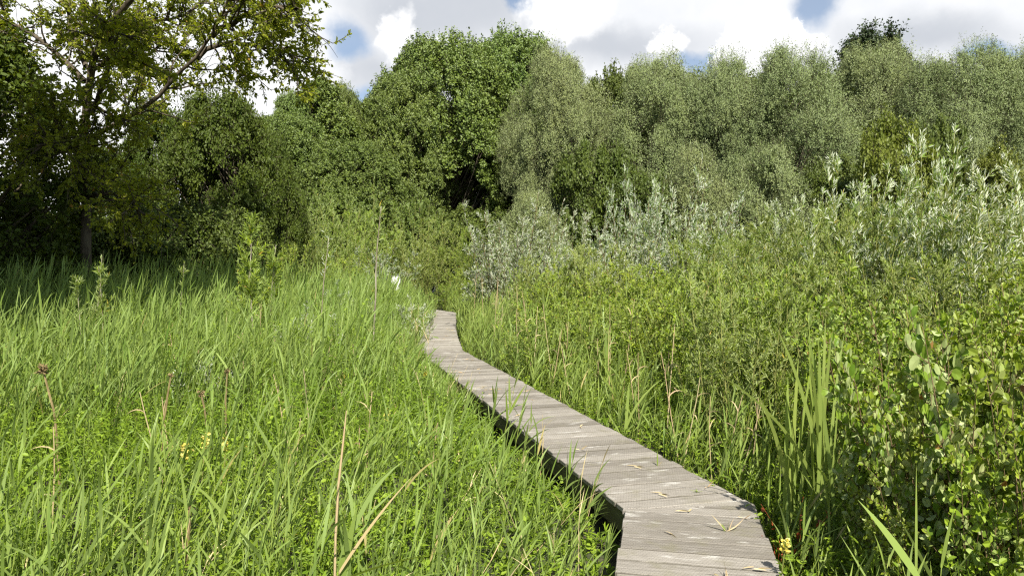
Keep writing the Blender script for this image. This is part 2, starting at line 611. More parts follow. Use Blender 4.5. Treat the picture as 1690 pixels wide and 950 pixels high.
def wire(sec, lim):
    quad = [LE[sec], RE[sec], RE[sec + 1], LE[sec + 1]]
    d = nrm(((LE[sec + 1] + RE[sec + 1]) - (LE[sec] + RE[sec]))[None])[0]
    w = np.array([d[1], -d[0]])
    cen = (LE[sec] + RE[sec]) / 2
    A, Bh = .030, .0215              # cell pitch along and across
    L = np.linalg.norm((LE[sec + 1] + RE[sec + 1]) / 2 - cen) + 1
    segs = []
    ni, nj = int(min(L, lim) / (A * 1.5)) + 2, int(1.6 / Bh)
    for i in range(-8, ni):
        j = np.arange(-nj // 2, nj // 2)
        for half in (0, 1):
            t = (i * 1.5 + half * .75) * A
            x = (j + half * .5) * Bh
            jit = rng.normal(size=(len(x), 2)) * .0012
            p0 = np.stack([x + jit[:, 0], np.full(len(x), t) + jit[:, 1]], 1)
            p1 = p0 + [0, A * .5]
            segs.append(np.stack([p0, p1], 1))
            for sg in (-1, 1):
                p2 = np.stack([x + sg * Bh * .5, np.full(len(x), t + A * .75)], 1)
                segs.append(np.stack([p1, p2], 1))
    S = np.concatenate(segs)
    P = cen + S[..., 0:1] * w + S[..., 1:2] * d
    mid = P.mean(1)
    ok = np.ones(len(P), bool)
    for i in range(4):
        a, b = quad[i], quad[(i + 1) % 4]
        e = nrm((b - a)[None])[0]
        nn = np.array([-e[1], e[0]])
        ok &= (mid - a) @ nn > (.004 if i in (1, 3) else -.02)
    P = P[ok]
    e = nrm(P[:, 1] - P[:, 0])
    n = np.stack([-e[:, 1], e[:, 0]], 1) * .00033
    z = DECK_Z + .0075 + rng.normal(size=len(P)) * .0008
    v = np.stack([np.c_[P[:, 0] - n, z], np.c_[P[:, 0] + n, z], np.c_[P[:, 1] + n, z], np.c_[P[:, 1] - n, z]], 1)
    f = (np.arange(len(P))[:, None] * 4 + np.arange(4)[None])
    wm.add(v, [f], .5)


wire(0, 9)
wire(1, 12)
m_w, t = new_mat('rusty_wire')
p = t.n('ShaderNodeBsdfPrincipled')
p.inputs['Base Color'].default_value = (.15, .135, .115, 1)
p.inputs['Roughness'].default_value = .6
p.inputs['Metallic'].default_value = .4
t.t.links.new(p.outputs[0], t.n('ShaderNodeOutputMaterial').inputs[0])
obj('wire_mesh', wm.mesh('wire_mesh', m_w), boardwalk)


# distance of points to the boardwalk, signed: negative to its left
def deck_dist(p):
    """(distance outside the boardwalk, side) for 2-D points"""
    best = np.full(len(p), 1e9)
    side = np.zeros(len(p))
    inside = np.zeros(len(p), bool)
    for E, sd in ((LE, -1), (RE, 1)):
        for i in range(len(E) - 1):
            a, b = E[i], E[i + 1]
            t = np.clip(((p - a) @ (b - a)) / np.dot(b - a, b - a), 0, 1)
            dd = np.linalg.norm(p - (a + t[:, None] * (b - a)), axis=1)
            side = np.where(dd < best, sd, side)
            best = np.minimum(best, dd)
    for s in range(len(LE) - 1):
        quad = [LE[s], RE[s], RE[s + 1], LE[s + 1]]
        ok = np.ones(len(p), bool)
        for i in range(4):
            a, b = quad[i], quad[(i + 1) % 4]
            e = b - a
            ok &= (p - a) @ np.array([-e[1], e[0]]) > 0
        inside |= ok
    return np.where(inside, -best, best), side


def deck_x(y, E):
    """x of a boardwalk edge at depth y (beyond the end: last corner)"""
    return np.interp(y, E[:6, 1], E[:6, 0])


# ------------------------------------------------------------------ plant growing tools
def sample(P, i, t):
    k = P.shape[1]
    f = np.clip(t, 0, .9999) * (k - 1)
    j = f.astype(int)
    g = (f - j)[:, None]
    a, b = P[i, j], P[i, j + 1]
    return a + (b - a) * g, nrm(b - a)


def curve(start, d, L, k=5, trop=0.0, gnarl=.15, pull=UP):
    """n polylines of k points that start along d and bend towards pull"""
    n = len(start)
    L = np.broadcast_to(L, (n,))
    pts = [start]
    d = nrm(d)
    for s in range(k - 1):
        pts.append(pts[-1] + d * (L / (k - 1))[:, None])
        d = nrm(d + np.asarray(pull) * trop / (k - 1) + rng.normal(size=(n, 3)) * gnarl)
    return np.stack(pts, 1)


def branch(P, per, t0, t1, L, ang, trop=.3, gnarl=.15, k=5, pull=UP, taper=.6):
    n = len(P)
    i = np.repeat(np.arange(n), per)
    t = rng.uniform(t0, t1, len(i))
    p, tan = sample(P, i, t)
    a = R(ang) * rng.uniform(.7, 1.3, len(i))
    d = tan * np.cos(a)[:, None] + perp(tan) * np.sin(a)[:, None]
    ll = L * (1 - taper * (t - t0) / (t1 - t0 + 1e-6)) * rng.uniform(.65, 1.25, len(i))
    return curve(p, d, ll, k, trop, gnarl, pull), ll


def leaf_on(mb, P, per, t0, L, W, ang, tmpl, normal_up=.7, grav=.0, flip=.0, mat=0, tint=None, dry=.0, t1=1.0, wind=0.0):
    n = len(P)
    i = np.repeat(np.arange(n), per)
    t = rng.uniform(t0, t1, len(i))
    p, tan = sample(P, i, t)
    a = R(ang) * rng.uniform(.6, 1.35, len(i))
    d = nrm(tan * np.cos(a)[:, None] + perp(tan) * np.sin(a)[:, None] + np.array([wind, 0, -grav]))
    N = nrm(UP * normal_up + rvec(len(i)) * (1 - normal_up * .5))
    if flip:
        N = np.where(rng.uniform(size=len(i))[:, None] < flip, -N, N)
    s = rng.uniform(.65, 1.25, len(i)) * (1 - .3 * t)
    ti = rng.uniform(0, .93, len(i)) if tint is None else np.clip(tint + rng.normal(size=len(i)) * .2, 0, .93)
    if dry:
        ti = np.where(rng.uniform(size=len(i)) < dry, 1.0, ti)
    mb.leaves(p, d, N, L * s, W * s, tmpl, ti, mat)


# ------------------------------------------------------------------ background trees: clumps of leafy sprigs on limbs
def clump_tree(H, hb, rad, ncl, rc, nsp, nl, leaf, mat, bark='bark', up=.35, trunks=1, prof='round', tr=.22, tall=1.0, seed=1,
               flip=.3, tmpl=RHOMB, core=.35, spread=.55, shell_r=(.05, .55), sprig=(.35, .75)):
    global rng
    keep, rng = rng, np.random.default_rng(seed)
    m = ncl * 4
    t = rng.uniform(0, 1, m)
    if prof == 'round':
        r = np.sqrt(np.clip(1 - (2 * t ** .85 - 1) ** 2, .03, 1))
    elif prof == 'dome':
        q = np.clip((t - .4) / .6, 0, 1)
        r = np.where(t < .4, .82 + .18 * t / .4, (1 - q ** 2.4) ** (1 / 2.2))
    else:                                            # 'flame'
        r = np.interp(t, [0, .25, .6, .85, 1], [.7, 1, .85, .5, .12])
    shell = rng.uniform(size=m) < .68
    # clumps in proportion to the crown's surface and volume
    keepm = rng.uniform(size=m) < np.where(shell, .25 + .75 * r, r ** 2) * (np.interp(t, [0, .18, .45], [.45, .35, 1]) if H > 12 else 1)
    a = rng.uniform(0, 2 * math.pi, m)
    lob = 1 + .10 * np.sin(3 * a + seed) + .07 * np.sin(5 * a + 9 * t + seed)      # uneven outline
    rr = np.where(shell, rng.uniform(.84, 1.0, m), np.sqrt(rng.uniform(core ** 2, 1, m))) * r * lob * (rad - rc * .6)
    top_in = np.where(shell | (t < .9), 1, .93)
    c = np.stack([np.cos(a) * rr, np.sin(a) * rr, hb + rc * .5 + t * top_in * (H - hb - rc * 1.1)], 1)[keepm][:ncl]
    # flat cap so that the top closes
    k = max(4, ncl // 14)
    a, u = rng.uniform(0, 6.28, k), np.sqrt(rng.uniform(0, 1, k))
    capr = {'dome': .55, 'round': .4, 'flame': .1}[prof] * (rad - rc * .6)
    c = np.concatenate([c, np.stack([np.cos(a) * u * capr, np.sin(a) * u * capr, H - rc * (.75 + .6 * u ** 2 + rng.uniform(0, .5, k))], 1)])
    n = len(c)
    # wood
    wood = MB()
    bases = []
    for k in range(trunks):
        off = np.array([rng.normal() * .35, rng.normal() * .35, 0]) if trunks > 1 else np.zeros(3)
        top = np.array([off[0] * 3 + rng.normal() * .3, off[1] * 3 + rng.normal() * .3, H * .86])
        P = np.linspace(0, 1, 9)[:, None] * (top - off) + off
        P[1:-1] += rng.normal(size=(7, 3)) * .12
        P[0, 2] = -.2
        wood.tubes(P[None], (tr / math.sqrt(trunks) * np.linspace(1.15, .12, 9))[None], 8)
        bases.append(P)
    limbs, lr = [], []
    for q in c:
        P = bases[rng.integers(trunks)]
        zz = np.clip(q[2] - np.linalg.norm(q[:2]) * .9 - rng.uniform(0, 1.5), hb * .9, H * .8)
        f = np.clip(zz / (H * .86), 0, .98) * 8
        j = int(f)
        s = P[j] + (P[j + 1] - P[j]) * (f - j)
        m1 = s + (q - s) * .4 + np.array([0, 0, -.03 * np.linalg.norm(q - s)])
        m2 = s + (q - s) * .75 + rng.normal(size=3) * .12
        limbs.append([s, m1, m2, q])
        lr.append(tr * .30 * (1.15 - zz / H))
    wood.tubes(np.array(limbs), np.array(lr)[:, None] * np.array([1, .75, .5, .2]), 5)
    # leaves
    crown = MB()
    cs = rc * rng.uniform(.5, 1.35, n)
    i = np.repeat(np.arange(n), nsp)
    outw = nrm(c * np.array([1, 1, 0]) + 1e-6)[i]
    d = nrm(rvec(len(i)) * .9 + outw * spread * .6 + UP * up)
    st = c[i] + d * (cs[i] * rng.uniform(*shell_r, len(i)))[:, None] * np.array([1, 1, tall])
    sl = cs[i] * rng.uniform(*sprig, len(i)) * (1 + .6 * np.abs(d[:, 2]) * (tall - 1))
    d2 = nrm(d + UP * up * .8 + rvec(len(i)) * .35)
    SP = curve(st, d2, sl, 4, up * .5, .12)
    wood.tubes(SP[::3], np.array([[.012, .010, .007, .004]]), 3)
    tone = np.repeat(rng.normal(size=n) * .13, nsp)
    ii = np.repeat(np.arange(len(i)), nl)
    tt = rng.uniform(.0, 1.0, len(ii))
    p, tan = sample(SP, ii, tt)
    pr = perp(tan)
    p = p + pr * rng.uniform(0, .10, len(ii))[:, None]
    dd = nrm(tan * .5 + pr * .9 + rvec(len(ii)) * .3)
    N = nrm(UP * .35 + d[ii] * .75 + outw[ii] * .2 + rvec(len(ii)) * .62)
    N = np.where(rng.uniform(size=len(ii))[:, None] < flip, -N, N)
    s = rng.uniform(.65, 1.3, len(ii))
    crown.leaves(p, dd, N, leaf[0] * s, leaf[1] * s, tmpl, np.clip(.45 + tone[ii] + rng.normal(size=len(ii)) * .2, 0, .93))
    rng = keep
    return [('trunk', wood.mesh('trunk', M[bark], True)), ('crown', crown.mesh('crown', M[mat]))]


poplar = [clump_tree(19, 3.2, 6.4, 250, 1.25, 60, 16, (.155, .13), 'poplar', up=.55, trunks=3, prof='dome', tall=1.25, seed=s, tr=.3, core=.15, shell_r=(.2, .7), sprig=(.3, .65)) for s in (11, 12)]
poplar_s = clump_tree(16, .6, 4.4, 160, 1.05, 54, 15, (.15, .125), 'poplar', up=.7, trunks=2, prof='flame', tall=1.35, seed=13, tr=.24, core=.15)
willow = [clump_tree(17, .8, 6.6, 92, 2.0, 250, 10, (.15, .05), 'wtree', up=.42, trunks=3, prof='dome', seed=s, tr=.32, flip=.4, core=.2, shell_r=(.3, .78), sprig=(.22, .45)) for s in (21, 22, 23)]
broad = clump_tree(14, .5, 4.4, 140, 1.15, 60, 15, (.15, .12), 'broad', up=.3, trunks=2, prof='dome', seed=31, tr=.25, core=.2)
dark_t = clump_tree(20, 2, 5.0, 150, 1.3, 56, 11, (.25, .16), 'darktree', up=.6, prof='dome', tall=1.3, seed=41, tr=.3)


DIM = {}


def dims(parts):
    """height and half width that the leaves really reach"""
    me = parts[-1][1]
    if me.name not in DIM:
        co = np.empty(len(me.vertices) * 3, np.float32)
        me.vertices.foreach_get('co', co)
        co = co.reshape(-1, 3)
        DIM[me.name] = (float(np.quantile(co[:, 2], .9985)), float(np.quantile(np.hypot(co[:, 0], co[:, 1]), .97)))
    return DIM[me.name]


def place_tree(name, parts, px, top, Y, H0, label, cat='tree', wpx=None, R0=None, rz=0, group=None):
    """stand a tree so that its top meets the given picture height at its depth"""
    H0, R0 = dims(parts)
    p = at(px, top, Y)
    s = p[2] / H0
    sx = s if wpx is None else (wpx / F * Y) / (2 * R0)
    return thing(name, parts, label, cat, (p[0], Y, 0), rz, (sx, sx, s), group)


G = 'trees at the back of the marsh'
P19, P16, W17, B14 = 19, 16, 17, 14
for nm, kind, px, top, Y, w, lab in [
    ('poplar_tree', poplar[0], 492, 152, 51, 130, 'poplar with a blunt top just left of the slender pointed one'),
    ('poplar_tree', poplar[1], 560, 141, 52, 95, 'narrow poplar between the slender pointed one and the blue sky gap'),
    ('poplar_tree', poplar_s, 528, 131, 50, 175, 'slender dark green poplar with pointed tips rising left of the blue sky gap'),
    ('poplar_tree', poplar_s, 612, 163, 53, 130, 'small poplar between the slender poplar and the big domed poplar'),
    ('poplar_tree', poplar[0], 735, 68, 55, 250, 'big domed poplar, largest green tree right of the sky gap'),
    ('poplar_tree', poplar[1], 672, 122, 52, 150, 'lower poplar forming the left shoulder of the big domed poplar'),
    ('poplar_tree', poplar[1], 850, 62, 59, 210, 'dark green poplar showing its top behind the leftmost grey-green willow'),
    ('poplar_tree', poplar[1], 470, 190, 47, 170, 'low poplar half hidden behind the dark left trees'),
    ('poplar_tree', poplar[0], 575, 235, 46, 190, 'low poplar in front of the small pointed poplar'),
    ('willow_tree', willow[0], 920, 80, 49, 180, 'leftmost grey-green willow tree, directly right of the big domed poplar'),
    ('broadleaf_tree', broad, 1005, 118, 54, 130, 'dark green broadleaf tree wedged between two grey-green willows'),
    ('willow_tree', willow[1], 1085, 90, 52, 200, 'grey-green willow tree behind the tallest silver shrubs'),
    ('willow_tree', willow[2], 1190, 97, 50, 190, 'grey-green willow tree left of the white cumulus'),
    ('willow_tree', willow[0], 1305, 82, 48, 225, 'broad grey-green willow tree under the white cumulus'),
    ('willow_tree', willow[1], 1450, 70, 54, 225, 'grey-green willow tree in front of the dark distant treetop'),
    ('willow_tree', willow[2], 1585, 79, 50, 225, 'grey-green willow tree behind the tall willow shrubs on the right'),
    ('willow_tree', willow[0], 1705, 84, 56, 200, 'grey-green willow tree cut by the right picture edge'),
    ('broadleaf_tree', broad, 960, 150, 64, 190, 'dark broadleaf tree far behind the leftmost willow tree'),
    ('broadleaf_tree', broad, 1140, 135, 66, 230, 'dark broadleaf tree far behind the willows left of the white cumulus'),
    ('broadleaf_tree', broad, 1235, 130, 65, 200, 'dark broadleaf tree far behind the gap under the white cumulus'),
    ('broadleaf_tree', broad, 1375, 120, 66, 220, 'dark broadleaf tree far behind the gap left of the distant dark treetop'),
    ('broadleaf_tree', broad, 1520, 118, 66, 230, 'dark broadleaf tree far behind the gap right of the distant dark treetop'),
    ('broadleaf_tree', broad, 1650, 122, 66, 230, 'dark broadleaf tree far behind the rightmost willows'),
    ('broadleaf_tree', broad, 770, 190, 68, 330, 'dark broadleaf tree far behind the big domed poplar'),
    ('broadleaf_tree', broad, 570, 235, 66, 300, 'dark broadleaf tree far behind the slender poplar'),
    ('dark_tree', dark_t, 1444, 46, 82, 165, 'distant dark treetop poking above the grey-green willows')]:
    place_tree(nm, kind, px, top, Y, 0, lab, 'tree', w, 1, rng.uniform(0, 6.28), G)
# lower growth at the foot of the wood
low = clump_tree(6, .2, 3.2, 60, .9, 66, 14, (.13, .10), 'broad', up=.25, trunks=2, prof='dome', seed=51, tr=.12)
loww = clump_tree(7, .2, 3.4, 50, 1.2, 160, 9, (.14, .045), 'wtree', shell_r=(.3, .78), sprig=(.22, .45), up=.42, trunks=3, prof='dome', seed=52, tr=.14, flip=.4)
lowy = clump_tree(5.5, .2, 2.4, 60, .75, 60, 10, (.13, .085), 'yellowbush', up=.15, trunks=2, prof='dome', seed=53, tr=.1)
Gl = 'understorey bushes at the foot of the wood'
for px, top, Y, w, kind, lab in [
    (560, 300, 44, 150, low, 'dark bush at the foot of the slender poplar'),
    (660, 322, 46, 150, low, 'dark bush at the left foot of the big domed poplar'),
    (775, 345, 45, 170, low, 'dark bush at the right foot of the big domed poplar'),
    (880, 315, 42, 130, loww, 'grey-green low willow bush at the foot of the leftmost willow tree'),
    (985, 240, 45, 140, low, 'tall dark bush below the wedged broadleaf tree'),
    (1065, 285, 43, 130, low, 'dark bush behind the tallest silver shrubs'),
    (1150, 240, 43, 150, loww, 'grey-green rounded willow bush at the foot of the wide willow'),
    (1280, 235, 42, 170, loww, 'grey-green rounded willow bush below the white cumulus'),
    (1385, 265, 41, 150, low, 'dark bush left of the yellow-green bush'),
    (1480, 188, 36, 150, lowy, 'tall yellow-green bush between the grey-green willow trees'),
    (1545, 200, 38, 120, low, 'dark bush just right of the tall yellow-green bush'),
    (1600, 235, 38, 150, loww, 'grey-green willow bush behind the rightmost silver shoots'),
    (1660, 240, 33, 130, lowy, 'small yellow-green bush near the right picture edge'),
    (1730, 240, 36, 120, loww, 'grey-green willow bush at the right picture edge'),
]:
    H0, R0 = (6, 3.2) if kind is low else ((7, 3.3) if kind is loww else (5.5, 2.2))
    place_tree('yellow_green_bush' if kind is lowy else ('willow_bush' if kind is loww else 'dark_bush'), kind, px, top, Y, H0, lab, 'bush',
               w, R0, rng.uniform(0, 6), Gl)


# ------------------------------------------------------------------ left-hand trees
def left_tree():
    D0 = 18.5
    root = at(140, 450, D0)
    root[2] = 0
    pts = lambda L: np.array([at(a, b, D0 + c) for a, b, c in L])
    trunk = np.concatenate([[root + [0, 0, -.2]], pts([(143, 400, 0), (141, 300, .1), (139, 235, 0), (144, 170, -.1), (150, 115, -.3), (163, 62, -.6),
                                                       (195, 25, -1.0), (240, -20, -1.4), (270, -90, -1.8), (285, -170, -2)])])
    main = [
        pts([(139, 135, 0), (118, 108, .2), (92, 85, .3), (60, 62, .3), (20, 38, .2), (-40, 0, 0)]),
        pts([(142, 110, -.2), (128, 68, .3), (113, 30, .6), (106, -30, .8), (95, -110, 1)]),
        pts([(142, 240, 0), (190, 205, -.5), (255, 165, -.9), (300, 115, -1.2), (330, 92, -1.4), (352, 50, -1.6), (368, 28, -1.8), (385, -30, -2.2)]),
        pts([(325, 97, -1.3), (345, 77, -1.2), (395, 70, -1.3), (425, 74, -1.5), (460, 82, -1.7), (488, 95, -1.9)]),
        pts([(350, 60, -1.6), (395, 30, -1.9), (430, 8, -2.2), (465, 14, -2.5), (497, 34, -2.8)]),
        pts([(143, 190, 0), (160, 170, -1.5), (172, 130, -2.6), (182, 80, -3.6), (190, 30, -4.4)]),
        pts([(141, 260, 0), (120, 240, -1), (95, 235, -2), (60, 240, -2.6)]),
        pts([(143, 330, 0), (170, 320, -.8), (200, 325, -1.5), (230, 345, -2)]),
        pts([(163, 62, -.6), (190, 50, -.2), (230, 40, .2), (300, 30, .6), (360, -20, .8)]),
        pts([(150, 115, -.3), (190, 95, .3), (240, 90, .6), (290, 60, 1)]),
    ]
    wood, crown = MB(), MB()

    def resamp(P, k=10):
        s = np.concatenate([[0], np.cumsum(np.linalg.norm(np.diff(P, axis=0), axis=1))])
        u = np.linspace(0, s[-1], k)
        Q = np.stack([np.interp(u, s, P[:, i]) for i in range(3)], 1)
        Q[1:-1] += rng.normal(size=(k - 2, 3)) * .025
        return Q

    T0 = resamp(trunk, 14)
    wood.tubes(T0[None], np.linspace(.15, .045, 14)[None], 9)
    P1 = np.stack([resamp(q) for q in main])
    wood.tubes(P1, np.linspace(.075, .024, 10)[None] * rng.uniform(.75, 1.1, (len(P1), 1)), 7)
    allp = np.concatenate([P1, resamp(trunk[4:8])[None]])
    b2, _ = branch(allp, 25, .15, 1.0, 1.7, 52, .15, .16, 6, taper=.45)
    wood.tubes(b2, np.linspace(.026, .008, 6)[None], 5)
    b3, _ = branch(b2, 9, .2, 1.0, .75, 48, -.1, .16, 5, taper=.4)
    wood.tubes(b3, np.linspace(.009, .004, 5)[None], 3)
    keepb = rng.uniform(size=len(b3)) < .78
    b3 = b3[keepb]
    leaf_on(crown, b3, 18, .05, .12, .062, 55, BROAD, .55, .25, .18, dry=.02)
    leaf_on(crown, b2, 7, .4, .105, .05, 55, BROAD, .65, .25, .35, dry=.02)
    return [('trunk', wood.mesh('trunk', M['bark'], True)), ('crown', crown.mesh('crown', M['lefttree']))]


e = thing('overhanging_tree', left_tree(), 'dark-trunked tree with sparse sunlit leaves, its branches reaching over the sky on the left', 'tree', (0, 0, 0))
base = at(140, 450, 18.5)
base[2] = 0
for ch in e.children:
    ch.data.transform(__import__('mathutils').Matrix.Translation(Vector((-base[0], -base[1], 0))))
e.location = base.tolist()

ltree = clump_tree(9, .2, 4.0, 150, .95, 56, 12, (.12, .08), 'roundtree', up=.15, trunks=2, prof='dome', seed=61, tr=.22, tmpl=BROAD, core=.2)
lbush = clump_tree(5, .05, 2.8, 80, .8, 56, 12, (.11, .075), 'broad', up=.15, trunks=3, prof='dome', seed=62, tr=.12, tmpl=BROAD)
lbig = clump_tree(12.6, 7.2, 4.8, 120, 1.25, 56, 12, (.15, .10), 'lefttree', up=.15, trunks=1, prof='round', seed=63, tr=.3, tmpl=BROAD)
Gs = 'trees along the left edge of the reed bed'
for px, top, Y, w, lab in [(372, 152, 26, 190, 'dense rounded green tree right behind the overhanging tree'),
                           (290, 165, 28, 190, 'shadowed round tree directly behind the right limb of the overhanging tree'),
                           (432, 212, 29, 120, 'small rounded tree where the left trees meet the slender poplar'),
                           (200, 240, 27, 180, 'shadowed low tree right behind the dark leaning trunk')]:
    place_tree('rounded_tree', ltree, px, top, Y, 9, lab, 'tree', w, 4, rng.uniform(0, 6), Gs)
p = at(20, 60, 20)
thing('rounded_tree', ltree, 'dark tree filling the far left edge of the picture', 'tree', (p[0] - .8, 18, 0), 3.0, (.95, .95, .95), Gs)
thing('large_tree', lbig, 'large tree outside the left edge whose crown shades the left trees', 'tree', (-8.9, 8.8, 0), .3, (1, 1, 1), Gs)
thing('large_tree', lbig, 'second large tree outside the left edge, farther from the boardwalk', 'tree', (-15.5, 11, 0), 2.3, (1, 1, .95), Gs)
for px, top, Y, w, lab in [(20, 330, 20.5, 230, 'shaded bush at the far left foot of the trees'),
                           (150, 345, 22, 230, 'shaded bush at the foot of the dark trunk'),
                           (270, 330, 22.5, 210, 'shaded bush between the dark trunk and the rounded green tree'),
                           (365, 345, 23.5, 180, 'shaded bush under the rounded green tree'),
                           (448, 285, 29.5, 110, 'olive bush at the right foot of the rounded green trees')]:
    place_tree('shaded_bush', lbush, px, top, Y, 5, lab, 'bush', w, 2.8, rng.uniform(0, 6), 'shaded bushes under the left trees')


# ------------------------------------------------------------------ shrubs
def shrub(H, rad, nst, ntw, twl, nl, leaf, mat, tmpl=LANCE, seed=1, stem='twig', lean=.28, t0=.25, ang=38, leafang=38, flip=.3, nup=.45, grav=.0,
          stub=.5, dry=.01, sr=.012, wind=.06, tip=6):
    global rng
    keep, rng = rng, np.random.default_rng(seed)
    a = rng.uniform(0, 2 * math.pi, nst)
    rr = np.sqrt(rng.uniform(0, 1, nst))
    st = np.stack([np.cos(a) * rr * rad * .35, np.sin(a) * rr * rad * .35, np.full(nst, -.05)], 1)
    d = np.stack([np.cos(a) * rr * lean + wind, np.sin(a) * rr * lean, np.ones(nst)], 1)
    hh = H * (1 - stub * rng.uniform(0, 1, nst) ** 1.2 * (.4 + .6 * rr))
    hh[0] = H
    S = curve(st, d, hh, 9, .12, .055)
    S[:, :, 2] *= (hh / np.maximum(S[:, -1, 2], .1))[:, None]
    wood, fol = MB(), MB()
    wood.tubes(S, np.linspace(1, .22, 9)[None] * (sr * rng.uniform(.7, 1.2, (nst, 1))), 5)
    Tw, _ = branch(S, ntw, t0, .97, twl, ang, .35, .10, 5, taper=.6)
    wood.tubes(Tw, np.linspace(sr * .36, .0016, 5)[None], 3)
    leaf_on(fol, Tw, nl, .12, leaf[0], leaf[1], leafang, tmpl, nup, grav, flip, dry=dry, wind=wind)
    leaf_on(fol, S, tip * 3, max(t0, .45), leaf[0], leaf[1], leafang, tmpl, nup, grav, flip, dry=dry, wind=wind)
    leaf_on(fol, S, tip, .9, leaf[0] * 1.1, leaf[1] * 1.1, 26, tmpl, nup, grav, flip, wind=wind)
    rng = keep
    return [('stem', wood.mesh('stem', M[stem], True)), ('foliage', fol.mesh('foliage', M[mat]))]


SIL = [shrub(3.0, 1.1, 18, 17, .62, 19, (.100, .021), 'silver', seed=100 + s, flip=.55, leafang=40, nup=.25, ang=48, lean=.42, stub=.6) for s in range(3)]
GWI = [shrub(3.0, 1.0, 15, 20, .60, 26, (.085, .016), 'gwillow', seed=110 + s, flip=.3, leafang=36, nup=.3, stem='green_twig') for s in range(3)]
MID = [shrub(3.0, 1.0, 15, 20, .60, 24, (.080, .018), 'bush' if s == 0 else 'gwillow', seed=170 + s, flip=.25, leafang=38, nup=.35, stem='green_twig') for s in range(3)]
BSH = [shrub(2.0, .9, 16, 16, .45, 17, ((.062, .024), (.078, .026), (.052, .030))[s], 'bush', (LANCE, LANCE, BROAD)[s], seed=120 + s, stem='green_twig', lean=.34, t0=.1, ang=50, leafang=55, flip=.25, nup=.6) for s in range(3)]
ALD = [shrub(2.0, .8, 13, 17, .46, 17, (.060, .038), 'alder', BROAD, seed=130 + s, stem='twig', lean=.36, t0=.12, ang=48, leafang=58, flip=.33, nup=.55, tip=5) for s in range(3)]
TALL = [shrub(3.6, .8, 8, 14, .50, 20, (.105, .019), 'pwillow', seed=140 + s, flip=.45, leafang=34, nup=.25, stem='green_twig', t0=.35, stub=.35) for s in range(2)]


def put(kind, name, px, top, Y, H0, label, cat='shrub', wide=1.0, group=None, rz=None, parts=None):
    p = at(px, top, Y)
    s = p[2] / H0
    return thing(name, parts, label, cat, (p[0], Y, 0), rng.uniform(-.5, .5) if rz is None else rz, (wide, wide, s), group)


# silver and tall willow shrubs that stand out along the skyline of the thicket
Gw = 'willow shrubs in the thicket right of the boardwalk'
for px, top, Y, kind, i, wd, lab in [
    (843, 332, 20, SIL, 0, 1.05, 'bushy silver willow shrub standing alone just right of the boardwalk end'),
    (815, 372, 21, SIL, 1, .8, 'low silver willow shrub at the left foot of the bushy silver one'),
    (878, 385, 19.5, SIL, 2, .85, 'low silver willow shrub at the right foot of the bushy silver one'),
    (940, 340, 20, SIL, 1, .75, 'silver willow shrub with a bent brown twig before a dark gap'),
    (968, 392, 18, SIL, 0, .9, 'low silver willow shrub in front of the dark gap in the wood'),
    (1036, 295, 18, SIL, 2, .55, 'slim silver willow with a bare stem, left of the tallest silver willow'),
    (1088, 276, 17.5, SIL, 0, .75, 'tallest silver willow shrub, against the wide grey-green willow tree'),
    (1118, 322, 16.5, SIL, 1, .95, 'broad silver willow shrub at the right foot of the tallest silver one'),
    (1060, 365, 16, SIL, 2, 1.0, 'broad pale silver willow shrub below the slim bare-stemmed one'),
    (1170, 350, 16, TALL, 0, .95, 'silver willow shrub with drooping pale leaves, midway along the thicket'),
    (1228, 340, 15, TALL, 1, .9, 'silver-green willow shrub right of the drooping pale one'),
    (1302, 318, 14, TALL, 1, .9, 'green willow shrub below the low round willow bush'),
    (1345, 315, 13, TALL, 0, .8, 'pointed green willow shrub left of the tall pale-tipped willow'),
    (1415, 236, 9.5, TALL, 1, .9, 'tall pale-tipped willow shrub with a long bare pale stem'),
    (1462, 285, 9.8, TALL, 0, .8, 'green willow shrub between the two tallest willows on the right'),
    (1552, 218, 9, TALL, 0, .8, 'tallest willow shoot on the right, in front of the dark bush'),
    (1600, 262, 9, TALL, 0, .8, 'feathery green willow right of the tallest shoot'),
    (1655, 262, 7.8, TALL, 1, .85, 'willow shrub with bright white upturned leaves near the right edge'),
    (1712, 250, 8, TALL, 1, .9, 'green willow shrub at the right picture edge'),
]:
    p = at(px, top, Y)
    nm = 'silver_willow_shrub' if kind is SIL else 'green_willow_shrub'
    H0 = dims(kind[i])[0]
    wd *= 1.12 if kind is SIL else 1.0
    thing(nm, kind[i], lab, 'shrub', (p[0], Y, 0), rng.uniform(-.4, .4), (wd, wd, p[2] / H0), Gw)

# the filling of the thicket: rows of willow and leafy bushes, all alike
n_fill = 0


def row(pxs, tops, Y, kinds, nm, lab, grp, H0, jit=.6, wide=(.8, 1.1)):
    for px in pxs:
        yy = Y(px) if callable(Y) else Y
        yy = yy + rng.uniform(-jit, jit)
        top = np.interp(px, tops[0], tops[1]) + rng.uniform(-6, 10)
        p = at(px + rng.uniform(-12, 12), top, yy)
        w = rng.uniform(*wide)
        kd = kinds[rng.integers(len(kinds))]
        thing(nm, kd, lab, 'shrub', (p[0], yy, 0), rng.uniform(0, 6.28), (w, w, p[2] / dims(kd)[0]), grp)


